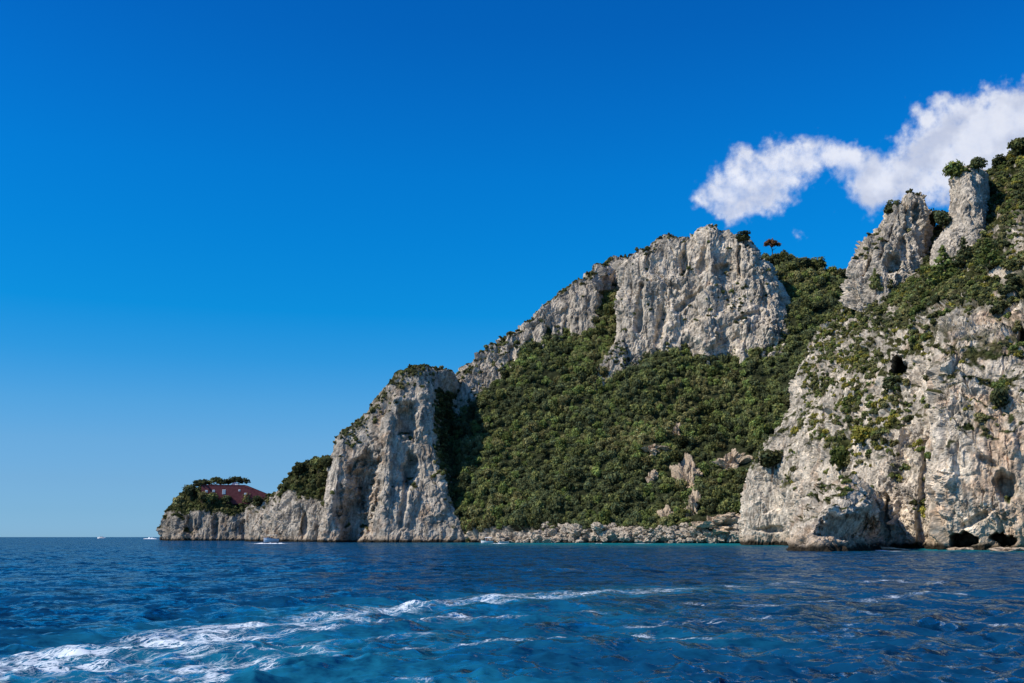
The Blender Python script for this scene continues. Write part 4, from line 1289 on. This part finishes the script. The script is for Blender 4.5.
# --- the red house on its headland: built along its own x axis, walls, stair roof, terrace
hp = at(236, 497.5, 965)
house = empty('red_house', hp, R(4))
tag(house, 'long low red house with tapering stair roof among pines on the far headland', 'house')
k = 965 / F_PX
Lh = 34 * k
prof = [(-34 * k, -6), (-34 * k, 11.6 * k), (8 * k, 11.8 * k), (36 * k, .8 * k), (36 * k, -6)]
MB().prism(prof, 0, 9).build('wall', M_RED, house)
MB().box(-34 * k, 8 * k, -.25, 9.25, 11.85 * k, 11.85 * k + .5).build('roof', M_REDROOF, house)
st = MB()
for i in range(20):
    t0, t1 = i / 20, (i + 1) / 20
    st.box(8.2 * k + t0 * 28 * k, 8.2 * k + t1 * 28 * k, -.3 + t0 * 1.2, 9.3 - t0 * 1.2, 11.8 * k - t0 * 11 * k - 1.4, 12.0 * k - t0 * 11 * k)
st.build('stair_roof', M_REDROOF, house)
for wx, wz, ww, wh in ((-12, 5.5, 3.2, 4.6), (-29, 6, 2.4, 2.4), (-22, 6.4, 2.4, 2.2), (3, 7, 2, 2), (9, 3.6, 2.2, 1.8)):
    w_ = MB().box((wx - ww / 2) * k, (wx + ww / 2) * k, -.18, .05, (wz - wh / 2) * k, (wz + wh / 2) * k).build('window', M_WHITE, house)
    MB().box((wx - ww / 2 + .3) * k, (wx + ww / 2 - .3) * k, -.26, -.185, (wz - wh / 2 + .3) * k, (wz + wh / 2 - .3) * k).build('pane', M_PALEWIN, w_)
sc_ = MB(); rings = []
for i in range(14):
    t = i / 13; x = -6 * k + t * 6.5 * k; y = 3.4 + 1.6 * math.sin(t * 3.0)
    rings.append([(x, y, 12.2 * k), (x, y, 12.2 * k + 2.9 * math.sin(.25 + t * 2.4)), (x, y + .3, 12.2 * k + 2.9 * math.sin(.25 + t * 2.4)), (x, y + .3, 12.2 * k)])
sc_.loft(rings).build('windscreen_wall', M_WHITE, house)


def boat(name, loc, rz, L, beam, H, label, cabin='canopy', accent=None, hullm=None):
    root = empty(name, loc, rz); tag(root, label, 'boat')
    mb = MB(); rings = []
    for i in range(13):
        t = i / 12; x = -L / 2 + L * t
        w = beam / 2 * (1 - max(0, (t - .45) / .55) ** 2.2) * (.9 + .1 * min(1, t * 4)) + .02
        sheer = H * (1 + .35 * t * t); keel = -.35 + .5 * max(0, t - .7) * H
        rings.append([(x, -w, sheer), (x, -w * .92, sheer * .45), (x, -w * .55, keel * .5), (x, 0, keel), (x, w * .55, keel * .5), (x, w * .92, sheer * .45), (x, w, sheer), (x, w * .86, sheer - .04), (x, w * .8, sheer * .55), (x, 0, sheer * .5), (x, -w * .8, sheer * .55), (x, -w * .86, sheer - .04), (x, -w, sheer)])
    mb.loft(rings); mb.build('hull', hullm or M_WHITE, root)
    st_ = MB()
    for sgn in (-1, 1):
        for i in range(9):
            t0, t1 = i / 9, (i + 1) / 9
            wv = lambda t: (beam / 2 * (1 - max(0, (t - .45) / .55) ** 2.2) * (.9 + .1 * min(1, t * 4)) + .05)
            st_.bar((-L / 2 + L * t0, sgn * wv(t0), H * (1 + .35 * t0 * t0) - .1), (-L / 2 + L * t1, sgn * wv(t1), H * (1 + .35 * t1 * t1) - .1), .06, 6)
    st_.build('rub_rail', accent or M_WOOD, root)
    if cabin == 'canopy':
        for sx in (-.32, .12):
            for sgn in (-1, 1): MB().bar((L * sx, sgn * beam * .4, H * .9), (L * sx * .95, sgn * beam * .36, H + 1.75), .045).build('canopy_post', M_WHITE, root)
        c = MB(); rr = []
        for i in range(8):
            t = i / 7; x = -L * .36 + t * L * .54
            rr.append([(x, beam * .44 * math.cos(a), H + 1.72 + .34 * math.sin(a)) for a in [math.pi * j / 10 for j in range(11)]] + [(x, -beam * .44, H + 1.66), (x, beam * .44, H + 1.66)])
        c.loft(rr).build('canopy', M_CANVAS if accent is None else M_WHITE, root)
        MB().prism([(L * .17, H), (L * .30, H), (L * .16, H + .8), (L * .13, H + .8)], -beam * .34, beam * .34).build('windshield', M_GLASS, root)
        MB().box(-L * .08, L * .12, -beam * .2, beam * .2, H * .5, H + .7, .08).build('console', M_WOOD if accent is None else M_REDP, root)
    elif cabin == 'house':
        ch = MB().prism([(-L * .2, H * .8), (L * .26, H * .9), (L * .17, H + 1.5), (-L * .2, H + 1.5)], -beam * .36, beam * .36).build('cabin', M_WHITE, root)
        for sgn in (-1, 1):
            MB().box(-L * .15, L * .12, sgn * beam * .362 - .02, sgn * beam * .362 + .02, H + .55, H + 1.15).build('window', M_GLASS, ch)
        MB().box(-L * .3, L * .18, -beam * .4, beam * .4, H + 1.52, H + 1.66, .04).build('cabin_roof', accent or M_WHITE, root)
    if cabin != 'house':
        e = MB().box(-L / 2 - .5, -L / 2 - .05, -.22, .22, H * .5, H + .55, .08).build('outboard_motor', M_DARK, root)
        MB().bar((-L / 2 - .3, 0, H * .5), (-L / 2 - .35, 0, -.4), .07).build('motor_leg', M_DARK, e)
    return root


x, y = sea(270.5, 542.9)
boat('motor_launch', (x, y, .5), R(222), 8.6, 3.8, 1.9, 'white motor launch with beige canopy throwing up foam before the low headland')
x, y = sea(487, 543.0)
boat('cabin_boat', (x, y, .05), R(188), 6.6, 2.6, 1.05, 'white boat with flat roof moored by the foot of the arched cliff', 'canopy', M_TEAL)
x, y = sea(504, 543.1)
boat('dinghy', (x, y, .05), R(12), 5.6, 2.1, .8, 'small open grey dinghy beside the moored white boat', 'none', M_DARK)
x, y = sea(101, 538.6)
boat('motor_yacht', (x, y, .1), R(170), 16, 4.6, 2.3, 'tiny white boat with reddish roof far out on the horizon', 'house', M_REDP)
M_FOAM = simple_mat('white_foam', (.80, .84, .87), .9, .1, .06, .8)
for cx, cy, wp, hp_, lab in ((270.5, 543.6, 19, 1.35, 'white foam thrown up along the sides of the motor launch'), (499, 543.5, 8, .8, 'thin white foam beside the moored boats'), (150, 538.9, 7, 1.4, 'white water breaking off the outer tip of the headland'),
                           (598, 543.4, 6, .7, 'small white wash against the shore boulders'), (649, 543.5, 5, .6, 'small white wash at the shore below the wood'), (886, 550.6, 6, .7, 'white wash at the foot of the promontory')):
    x, y = sea(cx, cy); sc_ = y / F_PX
    u = np.linspace(-1, 1, 90); v = np.linspace(-1, 1, 12)
    U, W_ = np.meshgrid(u, v, indexing='ij')
    Pn = np.stack([U.ravel() * 5 + cx, W_.ravel() * 2, np.full(U.size, cy)], -1)
    nz_ = fbm(Pn, 4, 12).reshape(U.shape)
    Hh = hp_ * sc_ * np.clip((1 - W_ ** 2) * (1 - np.abs(U) ** 3) * (.45 + 1.9 * nz_), 0, 2) - .2
    X_ = x + U * wp * sc_; Y_ = y + W_ * (1.2 + .05 * wp) + 1.2 * nz_
    o = link('foam_wash', mesh_np('foam_wash', np.stack([X_.ravel(), Y_.ravel(), Hh.ravel()], -1), grid_quads(90, 12)[:, ::-1], smooth=True), M_FOAM)
    tag(o, lab, 'foam', kind='stuff')
print('things', len(scene.objects))
